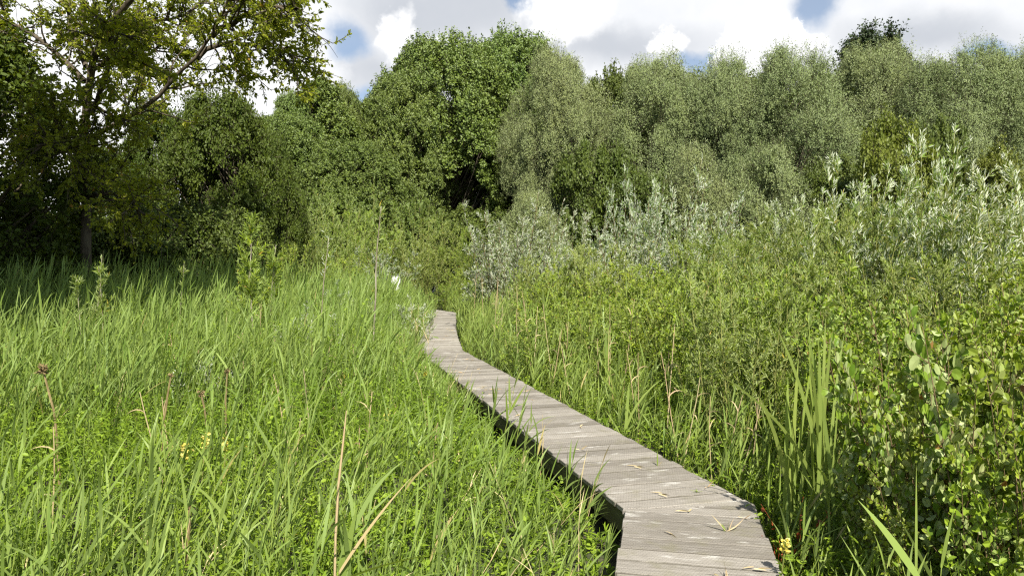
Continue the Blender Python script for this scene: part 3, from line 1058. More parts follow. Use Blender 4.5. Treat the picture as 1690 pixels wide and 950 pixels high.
row(range(910, 1300, 42), ([900, 1000, 1100, 1300], [405, 400, 390, 375]), 15.5, GWI + TALL + BSH[:1], 'pale_willow_shrub',
    'pale green shrub within the dense middle of the thicket', 'pale shrubs filling the middle of the thicket', 3.0, 1.2)
row(range(1180, 1760, 52), ([1180, 1400, 1760], [375, 330, 300]), 12.0, GWI[:2] + TALL, 'green_willow_shrub',
    'green willow shrub within the dense rear of the thicket on the right', 'green willows filling the thicket', 3.0, 1.0)
row(range(1240, 1800, 62), ([1240, 1450, 1760], [385, 345, 320]), 9.3, GWI, 'feathery_willow_shrub',
    'feathery yellow-green willow shrub crowded behind the leafy bushes', 'feathery willows behind the leafy bushes', 3.0, .7, (.75, 1.0))
row(range(890, 1230, 34), ([880, 1000, 1200], [445, 430, 425]), lambda px: np.interp(px, [890, 1230], [15, 11.5]), BSH + MID[:1], 'leafy_bush',
    'bright green leafy bush in the middle of the thicket edge', 'leafy bushes along the thicket edge', 2.0, .7, (.9, 1.2))
row(range(900, 1330, 48), ([880, 1000, 1300], [500, 480, 440]), lambda px: np.interp(px, [890, 1330], [12.5, 7.6]), BSH + BSH[:2] + MID[:1], 'leafy_bush',
    'bright green leafy bush at the front of the thicket edge', 'leafy bushes at the front of the thicket', 2.0, .5, (.8, 1.1))
row(range(1240, 1720, 66), ([1240, 1450, 1720], [430, 420, 400]), 7.2, BSH + GWI, 'mixed_bush',
    'leafy green bush halfway up the right-hand thicket', 'bushes halfway up the right-hand thicket', 2.5, .5, (.75, 1.0))
row(range(1405, 1760, 70), ([1330, 1450, 1720], [505, 490, 470]), 5.6, ALD + BSH, 'alder_bush',
    'broad-leaved green bush in the lower right of the thicket', 'broad-leaved bushes low in the thicket', 2.0, .4, (.7, .9))
# shrubs behind the end of the boardwalk
for px, top, Y, wd, kind, lab in [
    (440, 330, 31, 1.7, MID[0], 'green willow shrub right of the rounded tree, at the back of the reeds'),
    (492, 305, 33, 1.8, MID[1], 'tall olive-green willow shrub behind the bare dead-topped stem'),
    (550, 340, 32, 1.7, MID[2], 'green willow shrub behind the slender pale-stemmed sapling'),
    (610, 345, 35, 1.8, MID[0], 'green willow shrub left of the white container'),
    (668, 365, 36, 1.8, MID[1], 'green willow shrub behind the white container'),
    (722, 362, 37, 1.8, MID[2], 'green willow shrub straight beyond the boardwalk end'),
    (770, 378, 36, 1.5, MID[0], 'bright green willow shrub left of the bushy silver shrub'),
    (590, 300, 41, 2.0, MID[1], 'shaded willow shrub at the edge of the wood left of the big poplar'),
    (690, 330, 42, 2.0, MID[2], 'shaded willow shrub in front of the big poplar'),
    (470, 395, 26, 1.3, BSH[0], 'dark leafy bush at the back of the reeds behind the two-stemmed sapling'),
    (560, 415, 27, 1.3, BSH[1], 'dark leafy bush left of the white container at the back of the reeds'),
    (640, 405, 33.5, 1.2, SIL[0], 'silvery willow bush just above the white container'),
    (790, 430, 27, 1.1, BSH[2], 'leafy bush at the foot of the bushy silver willow'),
    (738, 465, 33.5, 1.2, BSH[0], 'low dark green bush closing off the boardwalk end'),
    (765, 470, 32, 1.0, BSH[1], 'low green bush just right of the boardwalk end'),
]:
    p = at(px, top, Y)
    H0 = 2.0 if any(kind is q for q in BSH) else 3.0
    thing('leafy_bush' if H0 == 2.0 else 'willow_shrub', kind, lab, 'shrub', (p[0], Y, 0), rng.uniform(0, 6), (wd, wd, p[2] / dims(kind)[0]), 'shrubs behind the reed bed')

# near alder at the lower right
ALN = [shrub(1.9, .8, 14, 16, .40, 14, (.066, .044) if s else (.080, .052), 'alder', BROAD, dry=.003, seed=150 + s, stem='twig', lean=.42, t0=.15, ang=50, leafang=60, flip=.35, nup=.5, tip=5, sr=.010) for s in range(3)]
for px, top, Y, wd, k, lab in [
    (1480, 490, 5.0, .8, 0, 'alder with a dark upright leafy shoot behind the broad cattail leaves'),
    (1590, 560, 3.9, .7, 1, 'alder with pale ribbed leaves leaning toward the cattails'),
    (1670, 520, 3.6, .7, 2, 'alder at the right picture edge with a few browned leaves'),
    (1515, 690, 4.0, .5, 1, 'low alder right beside the cattail clump'),
    (1710, 700, 3.2, .5, 0, 'low alder in the lower right corner'),
    (1560, 745, 3.5, .5, 1, 'low alder behind the broad blade in the lower right corner'),
    (1475, 775, 4.0, .4, 2, 'smallest alder, low beside the foot of the cattail clump'),
    (1760, 690, 3.0, .5, 2, 'nearest alder, cut by the right picture edge'),
]:
    p = at(px, top, Y)
    thing('alder_shrub', ALN[k], lab, 'shrub', (p[0], Y, 0), rng.uniform(0, 6), (wd, wd, p[2] / dims(ALN[k])[0]), 'alders in the lower right')


ALP = shrub(1.7, .8, 8, 11, .40, 11, (.086, .058), 'alder_pale', ROUND, seed=160, stem='twig', lean=.45, t0=.3, ang=50, leafang=60, flip=.4, nup=.4, tip=4, sr=.010)
for px, top, Y, wd, lab in [(1480, 556, 4.1, .55, 'alder twig with large pale ribbed leaves just right of the cattails'),
                            (1590, 590, 3.6, .55, 'alder twig with large pale leaves in the middle of the lower right shrubs'),
                            (1650, 505, 3.3, .6, 'alder twig with large leaves near the right picture edge'),
                            (1550, 660, 3.7, .45, 'low alder twig with pale leaves beside the cattail clump')]:
    p = at(px, top, Y)
    thing('alder_shrub', ALP, lab, 'shrub', (p[0], Y, 0), rng.uniform(0, 6), (wd, wd, p[2] / dims(ALP)[0]), 'pale-leaved alders in the lower right')


# ------------------------------------------------------------------ saplings and odd plants standing in the reeds
def sapling(stems, ntw, twl, nl, leaf, mat, t0, bare=.5, sr=.012, seed=1, stem='pale_bark', flip=.35, ang=35, lang=38, dry=.03):
    """stems: list of (dx, dy, height, lean_x)"""
    global rng
    keep, rng = rng, np.random.default_rng(seed)
    parts = []
    allp = []
    for dx, dy, h, lx in stems:
        P = curve(np.array([[dx, dy, -.05]]), np.array([[lx, .02, 1.0]]), h, 10, .05, .03)
        w = MB()
        w.tubes(P, (np.linspace(1, .3, 10) * sr)[None], 6)
        parts.append(('stem', w.mesh('stem', M[stem], True)))
        allp.append(P)
    S = np.concatenate(allp)
    Tw, _ = branch(S, ntw, t0, .99, twl, ang, .35, .08, 5, taper=.65)
    fol = MB()
    leaf_on(fol, Tw, nl, .1, leaf[0], leaf[1], lang, LANCE, .4, .05, flip, dry=dry)
    leaf_on(fol, S, 14, max(t0, .8), leaf[0], leaf[1], 30, LANCE, .4, .05, flip)
    for k in range(len(stems)):
        tw = MB()
        tw.tubes(Tw[k * ntw:(k + 1) * ntw], np.linspace(.004, .0016, 5)[None], 3)
        parts.append(('twigs', tw.mesh('twigs', M['green_twig'])))
    parts += [('foliage', fol.mesh('foliage', M[mat]))]
    rng = keep
    return parts


def sap(name, px, Y, parts, label, cat='sapling'):
    p = at(px, 450, Y)
    return thing(name, parts, label, cat, (p[0], Y, 0))


h = zat(352, 13)
sap('willow_sapling', 402, 13, sapling([(0, 0, h, 0.0), (.3, -.2, h * .72, -.08)], 30, .58, 26, (.125, .024), 'bush', .5, seed=201, sr=.017),
    'leafy-topped willow sapling with two bare pale stems, standing in the reeds')
h = zat(372, 13.4)
sap('willow_sapling', 440, 13.4, sapling([(0, 0, h * .9, 0.02), (.12, .1, h * .75, .06)], 18, .50, 20, (.12, .022), 'bush', .45, seed=202, sr=.010),
    'silvery willow sapling leaning beside the two-stemmed one')
h = zat(335, 11.5)
sap('slender_sapling', 614, 11.5, sapling([(0, 0, h, .012)], 16, .40, 7, (.10, .018), 'gwillow', .38, seed=203, sr=.021, dry=.08),
    'slender sapling with a bare pale stem and few yellowing leaves, nearest the boardwalk')
h = zat(388, 15)
sap('bare_sapling', 528, 15, sapling([(-.05, 0, h, .03)], 7, .5, 8, (.10, .018), 'silver', .55, seed=204, sr=.018),
    'nearly bare brown stem with a wispy dead top, between the two pale saplings')
h = zat(418, 12)
sap('willow_sapling', 150, 12, sapling([(0, 0, h, .0), (.1, .05, h * .93, .06), (-.12, 0, h * .85, -.07)], 14, .34, 14, (.11, .020), 'gwillow', .5, seed=205, sr=.010),
    'small bushy willow sapling on the left, above the reed tops')
h = zat(428, 12.5)
sap('willow_sapling', 292, 12.5, sapling([(0, 0, h, .03)], 8, .18, 9, (.12, .018), 'gwillow', .4, seed=206, sr=.008),
    'single upright willow shoot against the dark trees')
for px, Y, top, s, lab in [(515, 11.5, 505, 207, 'low silvery willow clump in the reeds left of the slender sapling'),
                           (680, 17.5, 490, 208, 'low green willow clump in the reeds near the boardwalk bend'),
                           (560, 16, 462, 209, 'low willow clump in the reeds behind the slender sapling'),
                           (350, 9, 590, 210, 'small silvery willow tuft among the reeds on the left')]:
    h = zat(top, Y)
    sap('willow_clump', px, Y, sapling([(q * .16, (q % 2) * .2, h * (1 - abs(q) * .12), q * .1) for q in (-2, -1, 0, 1, 2)], 14, .34, 14, (.10, .018), 'silver', .3,
                                       seed=s, sr=.008, stem='green_twig'), lab, 'shrub')


# dead stems with ragged brown heads
def dead_stem(h, seed, headr):
    global rng
    keep, rng = rng, np.random.default_rng(seed)
    w, hd = MB(), MB()
    P = curve(np.array([[0, 0, 0.]]), np.array([[.03, 0, 1.]]), h, 8, 0, .05)
    w.tubes(P, (np.linspace(1.1, .7, 8) * .011)[None], 6)
    n = 60
    c = P[0, -1]
    d = nrm(rvec(n) + UP * .4)
    hd.leaves(c + rvec(n) * headr * .4, d, rvec(n), headr * rng.uniform(.5, 1.2, n), headr * .35, LANCE, rng.uniform(0, 1, n))
    rng = keep
    return [('stem', w.mesh('stem', M['brown_head'])), ('seed_head', hd.mesh('seed_head', M['brown_head']))]


for px, top, Y, hr, s, lab in [(92, 606, 6.0, .055, 1, 'dead stem with a ragged brown head among the left reeds'),
                               (263, 618, 6.4, .025, 2, 'dark dead stem with a small broken tip, left of centre in the reeds'),
                               (344, 645, 6.2, .035, 3, 'short dead stem with a pale brown tuft in the reeds'),
                               (372, 612, 7.0, .03, 4, 'dead stem with a dark shrivelled head behind the pale brown tuft'),
                               (295, 835, 3.9, .012, 5, 'stubby brown broken stem low in the foreground reeds')]:
    z = zat(top, Y)
    p = at(px, 450, Y)
    thing('dead_plant', dead_stem(z, 300 + s, hr), lab, 'dead plant', (p[0], Y, 0))


# flower spikes
def flower(h, seed, n=40):
    global rng
    keep, rng = rng, np.random.default_rng(seed)
    w, fl = MB(), MB()
    P = curve(np.array([[0, 0, 0.]]), np.array([[.05, 0, 1.]]), h, 8, 0, .04)
    w.tubes(P, np.full((1, 8), .004), 4)
    lf = MB()
    leaf_on(lf, P, 26, .2, .07, .025, 55, BROAD, .6, .05)
    i = np.zeros(n, int)
    t = rng.uniform(.86, 1, n)
    p, tan = sample(P, i, t)
    d = nrm(perp(tan) + UP * .3)
    fl.leaves(p + d * .006, d, rvec(n), .024 * rng.uniform(.7, 1.2, n), .017, ROUND, rng.uniform(0, .9, n))
    rng = keep
    return [('stem', w.mesh('stem', M['green_twig'])), ('foliage', lf.mesh('foliage', M['herb'])), ('flower', fl.mesh('flower', M['yellow_petal']))]


for px, top, Y, lab in [(325, 712, 5.0, 'pale yellow flower spike in the middle of the left reeds'),
                        (296, 728, 5.1, 'pale yellow flower spike just left of the taller one'),
                        (360, 722, 5.3, 'small pale yellow flower spike right of the taller one'),
                        (620, 672, 6.4, 'yellow flower spike near the boardwalk edge'),
                        (700, 612, 10.5, 'yellow flower spike by the boardwalk bend'),
                        (1290, 886, 3.9, 'yellow flower spike touching the right edge of the near planks')]:
    p = at(px, 450, Y)
    thing('flower_spike', flower(zat(top, Y), 400 + px), lab, 'flower', (p[0], Y, 0))


# cattail clumps: long flat upright blades
def cattail(n, h, seed, w=.022, lean=.06):
    global rng
    keep, rng = rng, np.random.default_rng(seed)
    parts = []
    for k in range(n):
        b = MB()
        P = np.array([[rng.normal() * .05, rng.normal() * .05, 0.]])
        D = np.array([[rng.normal() * lean, rng.normal() * lean, 1.]])
        hh = h * (1 - .5 * rng.uniform() ** 2)
        sd = np.array([[1., rng.normal() * .5, 0]])
        pr = np.interp(np.linspace(0, 1, 9), [0, .6, .9, 1], [.8, 1, .7, .05])
        b.blades(P, D, hh, w * rng.uniform(.8, 1.25), rng.uniform(.0, .3) if rng.uniform() < .75 else 1.1, 8, sd,
                 rng.uniform(.65, .93), pull=(rng.normal() * .6, 0, -.5), prof=pr)
        parts.append(('leaf', b.mesh('leaf', M['reed'])))
    rng = keep
    return parts


for px, top, Y, n, s, w, lab in [(1362, 536, 4.7, 17, 1, .021, 'tall clump of broad flat cattail leaves right of the boardwalk'),
                                 (1310, 600, 4.9, 8, 2, .026, 'narrower cattail clump just left of the tall broad one'),
                                 (1030, 604, 7.6, 3, 3, .030, 'single pale cattail blade at the right edge of the boardwalk'),
                                 (1290, 735, 5.2, 7, 4, .022, 'short cattail clump close to the planks'),
                                 (1235, 715, 6.4, 6, 5, .022, 'short arching cattail clump behind the near planks')]:
    p = at(px, 450, Y)
    z = zat(top, Y)
    thing('cattail_clump', cattail(n, z * 1.03, 500 + s, w), lab, 'cattail', (p[0], Y, 0))


def fbm(p, s, seed):
    r = np.random.default_rng(seed)
    v = np.zeros(len(p))
    a = 1.0
    for o in range(4):
        for k in range(3):
            th = r.uniform(0, 6.28)
            v += a * np.sin((p[:, 0] * math.cos(th) + p[:, 1] * math.sin(th)) * s * r.uniform(.7, 1.4) + r.uniform(0, 6.28)) / 3
        s *= 2
        a *= .55
    return v


# ------------------------------------------------------------------ reeds
def reed_shoots(mb, base, H, nl, L, W, lean=.09, wind=.15, segs=4, stem=True, sides=3, r=.004, t0=.18, ms=1, dry=.012, lm=0):
    n = len(base)
    H = np.broadcast_to(H, (n,))
    d = np.stack([rng.normal(size=n) * lean + wind, rng.normal(size=n) * lean, np.ones(n)], 1)
    P = curve(base, d, H, 5, .0, .035)
    if stem:
        mb.tubes(P, np.linspace(1, .4, 5)[None] * r, sides, rng.uniform(.2, .9, n), ms)
    i = np.repeat(np.arange(n), nl)
    k = np.tile(np.arange(nl), n)
    t = t0 + (1 - t0) * (k + rng.uniform(0, .8, len(i))) / nl
    p, tan = sample(P, i, t)
    side = np.where(k % 2 == 0, 1.0, -1.0) * rng.choice([-1, 1], n)[i]
    az = rng.uniform(0, 6.28, n)[i] + rng.normal(size=len(i)) * .45
    out = np.stack([np.cos(az) * side, np.sin(az) * side, np.zeros(len(i))], 1) + np.array([wind * 2.6, 0, 0])
    a = rng.uniform(.2, .68, len(i))
    a = np.where(t > .9, a * .35, a)
    dd = nrm(tan * np.cos(a)[:, None] + nrm(out) * np.sin(a)[:, None])
    sd = np.cross(dd, UP) + rng.normal(size=(len(i), 3)) * .35
    s = rng.uniform(.65, 1.25, len(i)) * np.interp(t, [t0, .5, 1], [.75, 1.05, .8])
    s = s * np.interp(H[i], [.5, 1.2], [.75, 1.0])
    big_ = (rng.uniform(size=n) < .09)[i]
    L, W = L * np.where(big_, 1.4, 1.0), W * np.where(big_, 1.5, 1.0)
    ti = np.clip(.5 + .26 * fbm(base[:, :2], .8, 21)[i] + rng.normal(size=n)[i] * .14 + rng.normal(size=len(i)) * .15, 0, .93)
    ti = np.where(rng.uniform(size=len(i)) < dry, 1.0, ti)
    mb.blades(p, dd, L * s, W * s, rng.uniform(.05, 1.15, len(i)), segs, sd, ti, lm)


def scatter(dens, y0, y1, xl, xr):
    n = int(dens * (y1 - y0) * (abs(xl(y1) - xr(y1)) + abs(xl(y0) - xr(y0))) * .5) + 1
    # sample trapezoid by rejection
    ymax = max(abs(xr(y0) - xl(y0)), abs(xr(y1) - xl(y1)))
    y = rng.uniform(y0, y1, int(n * 2.2))
    u = rng.uniform(0, ymax, len(y))
    wdt = np.array([xr(v) - xl(v) for v in y])
    ok = u < wdt
    y, u = y[ok][:n], u[ok][:n]
    x = np.array([xl(v) for v in y]) + u
    return np.stack([x, y], 1)


def reed_height(p):
    d, side = deck_dist(p)
    y = p[:, 1]
    h = np.interp(y, [2, 4, 8, 13, 18, 30], [.85, .95, 1.18, 1.38, 1.62, 1.55])
    left = np.clip((-p[:, 0] - 3.5) / 5, 0, 1)
    h = h + left * np.interp(y, [5, 9, 14, 18], [0, .12, .45, .50])
    near = np.interp(d, [0, .3, .6, 1.0, 1.6], [.2, .28, .46, .72, 1.0])
    near = np.interp(y, [15, 24], [0, 1]) * (1 - near) * .5 + near
    return h * near * (1 + .10 * fbm(p, 1.1, 5))


def edge_l(y):
    return -.80 * y - 1.6


reed = MB()
for y0, y1, dens, nl, segs, L, W in [(2.0, 4.5, 34, 9, 6, .33, .0165), (4.5, 8, 36, 9, 5, .33, .0165), (8, 13, 38, 9, 4, .38, .018),
                                     (13, 19, 36, 8, 3, .40, .021), (19, 26, 24, 8, 3, .42, .028), (26, 34, 14, 7, 3, .42, .032)]:
    p = scatter(dens, y0, y1, edge_l, lambda y: float(deck_x(y, RE)))
    d, side = deck_dist(p)
    ok = (d > .07) & (side < 0)
    p, d = p[ok], d[ok]
    # patchy: open places where the low herbs show
    dn = fbm(p, .9, 9) + rng.normal(size=len(p)) * .35
    ok = (dn > np.interp(p[:, 1], [3, 9, 15], [-.1, -.2, -1.2]))
    # thin growth right against the boardwalk on its near stretch
    ok &= ~((d < .55) & (p[:, 1] < 9) & (rng.uniform(size=len(p)) < .55))
    p = p[ok]
    h = reed_height(p) * rng.uniform(.72, 1.16, len(p))
    base = np.c_[p, np.zeros(len(p))]
    reed_shoots(reed, base, h, nl, L, W, segs=segs)
    # last year's dead shoots, leaning and broken, between the green ones
    b = base[rng.uniform(size=len(base)) < .14]
    reed_shoots(reed, b + rng.normal(size=b.shape) * [.05, .05, 0], rng.uniform(.35, .95, len(b)) * np.interp(b[:, 1], [3, 12], [.75, 1.2]), 3, L * .8, W * .6,
                lean=.35, segs=segs, ms=2, lm=2, r=.0035)
tag(obj('reed_bed', reed.mesh('reed_bed', [M['reed'], M['reed_stem'], M['dry_reed']], True)), 'bright green reed bed covering the marsh left of the boardwalk', 'reeds', kind='stuff')

reed2 = MB()
for y0, y1, dens, w in [(3, 6, 34, .9), (6, 11, 34, 1.2), (11, 20, 46, 2.2), (20, 33, 34, 3.2)]:
    p = scatter(dens, y0, y1, lambda y: float(deck_x(y, LE)), lambda y: float(deck_x(y, RE)) + w)
    d, side = deck_dist(p)
    ok = (d > .05) & (side > 0)
    p = p[ok]
    h = np.interp(p[:, 1], [3, 8, 15, 30], [.62, .72, 1.15, 1.35]) * rng.uniform(.6, 1.2, len(p)) * np.interp(d[ok], [0, .4, 1], [.75, 1, 1.2])
    reed_shoots(reed2, np.c_[p, np.zeros(len(p))], h, 8, .36, .021, segs=4)
for y0, y1, dens in [(4.5, 9, 3), (9, 17, 3)]:
    p = scatter(dens, y0, y1, lambda y: float(deck_x(y, RE)) + .9, lambda y: .72 * y + 1.0)
    reed_shoots(reed2, np.c_[p, np.zeros(len(p))], np.interp(p[:, 1], [4, 9, 16], [1.25, 1.75, 2.1]) * rng.uniform(.7, 1.12, len(p)), 10, .40, .022, segs=4)
tag(obj('reed_fringe', reed2.mesh('reed_fringe', [M['reed'], M['reed_stem']], True)), 'fringe of reeds between the boardwalk and the right-hand thicket', 'reeds', kind='stuff')


# low herbs under the reeds
def herbs(mb, p, H, nl, L, W, lean=.25):
    n = len(p)
    d = np.stack([rng.normal(size=n) * lean, rng.normal(size=n) * lean, np.ones(n)], 1)
    P = curve(np.c_[p, np.zeros(n)], d, H, 4, .1, .08)
    mb.tubes(P, np.linspace(.0035, .0015, 4)[None], 3, rng.uniform(.2, .8, n))
    i = np.repeat(np.arange(n), nl)
    t = rng.uniform(.2, 1, len(i)) ** .8
    q, tan = sample(P, i, t)
    a = rng.uniform(.7, 1.35, len(i))
    dd = nrm(tan * np.cos(a)[:, None] + perp(tan) * np.sin(a)[:, None] - np.array([0, 0, .1]))
    N = nrm(UP * .9 + rvec(len(i)) * .6)
    sp = rng.uniform(size=n)
    s = (rng.uniform(.6, 1.25, len(i)) * (1.15 - .5 * t)) * np.where(sp < .4, 1.15, .9)[i]
    slim = np.where(sp < .30, .26, np.where(sp < .6, .55, 1.0))[i]
    s = s * np.where(sp < .30, 1.45, 1.0)[i]
    ti = np.clip(.5 + .24 * fbm(p, 1.0, 33)[i] + (sp[i] - .5) * .35 + rng.normal(size=len(i)) * .18, 0, .93)
    ti = np.where(rng.uniform(size=len(i)) < .004, 1.0, ti)
    mb.leaves(q, dd, N, L * s, W * s * slim, BROAD, ti)


herb = MB()
for y0, y1, dens, nl, L, W, hm in [(2.0, 5, 120, 15, .055, .036, .60), (5, 9, 90, 14, .060, .040, .78), (9, 15, 62, 13, .070, .040, 1.1), (15, 30, 26, 13, .085, .042, 1.4)]:
    p = scatter(dens, y0, y1, edge_l, lambda y: float(deck_x(y, RE)))
    d, side = deck_dist(p)
    ok = (d > .04) & (side < 0)
    p = p[ok]
    h = hm * (1 + .28 * fbm(p, 1.4, 44)) * rng.uniform(.45, 1.25, len(p)) * np.interp(d[ok], [0, .5, 1.2], [.25, .42, 1.0])
    herbs(herb, p, h, nl, L, W)
tag(obj('herb_undergrowth', herb.mesh('herb_undergrowth', M['herb'])), 'low leafy herbs growing between the reeds left of the boardwalk', 'undergrowth', kind='stuff')

herb2 = MB()
for y0, y1, dens, w, nl in [(2.4, 6, 110, 3.6, 15), (6, 12, 70, 3.2, 14), (12, 32, 20, 4, 12)]:
    p = scatter(dens, y0, y1, lambda y: float(deck_x(y, LE)), lambda y: float(deck_x(y, RE)) + w)
    d, side = deck_dist(p)
    ok = (d > .03) & (side > 0)
    p = p[ok]
    h = .62 * rng.uniform(.45, 1.25, len(p)) * np.interp(d[ok], [0, .3, 1.2], [.5, .75, 1.5])
    herbs(herb2, p, h, nl, .062, .034)
tag(obj('herb_fringe', herb2.mesh('herb_fringe', M['herb'])), 'low leafy herbs at the foot of the right-hand thicket', 'undergrowth', kind='stuff')


# single reeds one can pick out
def one_reed(h, seed, nl=7, L=.36, W=.026, wind=.2):
    global rng
    keep, rng = rng, np.random.default_rng(seed)
    a, b = MB(), MB()
    base = np.array([[0, 0, 0.]])
    tmp = MB()
    reed_shoots(tmp, base, h, nl, L, W, .06, wind, 7, True, 6, .0045, .3)
    # first chunk is the stem, the second the leaves
    a.add(tmp.V[0], [tmp.Fq[0]], tmp.T[0])
    b.add(tmp.V[1], [tmp.Fq[-1] - len(tmp.V[0])], tmp.T[1])
    rng = keep
    return [('stem', a.mesh('stem', M['reed_stem'])), ('foliage', b.mesh('foliage', M['reed']))]


for px, py, Y, top, s, lab in [
    (846, 720, 7.6, 618, 1, 'tall reed leaning across the middle of the boardwalk'),
    (868, 730, 7.3, 655, 2, 'reed with broad leaves rising over the boardwalk edge, right of the tallest'),
    (830, 720, 7.8, 648, 3, 'reed just left of the one leaning across the planks'),
    (905, 770, 6.2, 712, 4, 'short reed touching the boardwalk edge beam'),
    (945, 800, 5.8, 752, 5, 'reed with leaf tips over the plank ends near the first bend'),
    (985, 830, 5.3, 790, 6, 'last reed before the first bend, against the dark beam'),
    (880, 760, 6.6, 690, 7, 'reed between the broad-leaved one and the short one'),
    (780, 690, 9.2, 640, 8, 'reed before the dark gap under the planks'),
    (690, 610, 13, 545, 9, 'reed standing at the left edge of the second bend'),
    (705, 600, 14, 560, 10, 'reed overlapping the planks at the second bend'),
]:
    p = at(px - 25, py, Y)
    x = min(p[0], float(deck_x(Y, LE)) - .08)
    thing('reed', one_reed(zat(top, Y), 600 + s), lab, 'reed', (x, Y, 0), group='reeds along the left boardwalk edge')


# straw stalk in the foreground with a bent second blade
def straw():
    a = MB()
    P = np.array([[[0, 0, 0], [.012, 0, .4], [.02, 0, .75], [.035, 0, 1.0], [.06, 0, 1.22], [.075, 0, 1.36]]])
    a.tubes(P, np.array([[.0065, .0062, .006, .006, .0045, .002]]), 6, .5)
    b = MB()
    b.blades(np.array([[.014, 0, .55]]), np.array([[.62, .05, 1.]]), .62, .014, .35, 8, np.array([[1., .2, -.62]]), .3)
    c = MB()
    c.blades(np.array([[.0, .02, .36]]), np.array([[.2, .05, 1.]]), .55, .05, .15, 8, np.array([[1, .5, 0]]), .6)
    return [('stalk', a.mesh('stalk', M['dry_reed'])), ('dry_leaf', b.mesh('dry_leaf', M['dry_reed'])), ('green_leaf', c.mesh('green_leaf', M['reed']))]


p = at(547, 950, 3.35)
thing('dry_reed_stalk', straw(), 'tall straw-coloured dry reed stalk with a bent leaf in the foreground', 'reed', (p[0], 3.35, 0))

# big near blades cut by the lower picture edge
for px, py, Y, dirv, L, W, s, lab in [
    (545, 965, 2.75, (.75, .0, .33), .50, .036, 1, 'broad blue-green reed blade lying across the lower picture edge'),
    (1520, 960, 2.5, (-.32, .12, .55), .34, .030, 2, 'broad reed blade pointing up left in the lower right corner'),
    (1590, 985, 2.4, (.6, .05, .25), .40, .030, 3, 'reed blade arching to the right in the lower right corner'),
    (1512, 970, 2.6, (.02, .05, .9), .45, .012, 4, 'thin upright reed blade in the lower right corner')]:
    b = MB()
    p = at(px, py, Y)
    st = MB()
    st.tubes(np.array([[[0, 0, -p[2]], [.0, 0, -p[2] * .5], [0, 0, 0.02]]]), .004, 5, .5)
    b.blades(np.zeros((1, 3)), np.array([dirv], float), L, W, .35, 9, np.array([[.1, 1, -.6]]) if s in (1, 3) else np.array([[1, .2, 0]]), .75)
    e = thing('broad_reed', [('stem', st.mesh('stem', M['reed_stem'])), ('leaf', b.mesh('leaf', M['reed']))], lab, 'reed', (p[0], p[1], 0))
    for ch in e.children:
        ch.location.z = float(p[2])

# pale dry stems in the fringe right of the boardwalk
dm = []
for s in range(4):
    a = MB()
    P = curve(np.array([[0, 0, 0.]]), np.array([[rng.normal() * .08, rng.normal() * .05, 1.]]), 1.0, 7, 0, .03)
    a.tubes(P, np.linspace(.0065, .003, 7)[None], 5, rng.uniform(.2, .9))
    nb = 3
    a.blades(P[0, [3, 4, 5]], nrm(rvec(nb) + UP), .16, .010, 1.5, 4, None, rng.uniform(.2, .9, nb))
    dm.append(a.mesh('dry_stem', M['dry_reed']))
for k in range(42):
    Y = rng.uniform(6.0, 20)
    off = rng.uniform(.25, 1.3) * np.interp(Y, [6, 18], [.8, 1.4])
    x = float(deck_x(Y, RE)) + off
    o = obj('dry_reed', dm[k % 4])
    o.location = (x, Y, 0)
    o.rotation_euler = (0, 0, rng.uniform(0, 6))
    hh = np.interp(Y, [6, 12, 20], [1.15, 1.65, 1.9]) * rng.uniform(.75, 1.15)
    o.scale = (1, 1, hh)
    tag(o, 'pale dry reed stem in the fringe along the right boardwalk edge', 'reed', 'dry reed stems right of the boardwalk')
for k in range(26):
    Y = rng.uniform(4.5, 16)
    x = float(deck_x(Y, LE)) - rng.uniform(.4, 4.5)
    o = obj('dry_reed', dm[k % 4])
    o.location = (x, Y, 0)
    o.rotation_euler = (0, 0, rng.uniform(0, 6))
    o.scale = (1, 1, float(reed_height(np.array([[x, Y]]))[0]) * rng.uniform(.8, 1.0))
    tag(o, 'pale dry reed stem among the green reeds left of the boardwalk', 'reed', 'dry reed stems left of the boardwalk')


# red-leaved bramble runners by the right plank edge
def bramble(seed):
    global rng
    keep, rng = rng, np.random.default_rng(seed)
    w, f = MB(), MB()
    S = curve(np.tile([[0., 0, 0]], (4, 1)), np.array([[.3, -.1, 1], [-.25, .1, 1], [.1, .3, 1], [-.05, -.3, .9]]), .6, 7, -.5, .08)
    w.tubes(S, np.linspace(.004, .0015, 7)[None], 4)
    leaf_on(f, S, 7, .3, .05, .036, 60, ROUND, .5, .3)
    rng = keep
    return [('stem', w.mesh('stem', M['redleaf'])), ('foliage', f.mesh('foliage', M['redleaf']))]


for px, py, Y, s, lab in [(1320, 800, 4.5, 1, 'red-leaved bramble runner below the cattail clump'),
                          (1262, 860, 4.4, 2, 'small red-leaved plant touching the right edge of the near planks'),
                          (1195, 745, 6.3, 3, 'small red-leaved plant between the planks and the short cattails')]:
    p = at(px, 450, Y)
    sc = .75 if s == 1 else .3
    thing('bramble', bramble(700 + s), lab, 'plant', (max(p[0], float(deck_x(Y, RE)) + .05), Y, 0.0), 0, (sc, sc, 1.0 if s == 1 else .7))


# ------------------------------------------------------------------ things lying and growing on the planks
def litter_mesh(seed):
    global rng
    keep, rng = rng, np.random.default_rng(seed)
    b = MB()
    n = 3
    D = np.stack([rng.normal(size=n), rng.normal(size=n), np.full(n, .15)], 1)
    b.blades(np.c_[rng.normal(size=(n, 2)) * .008, np.full(n, .004)], D, rng.uniform(.05, .10, n), .010, .3, 4, np.c_[rng.normal(size=(n, 2)), np.full(n, .25)],
             rng.uniform(.1, .9, n))
    rng = keep
    return b.mesh('leaf_scrap', M['dry_reed'])


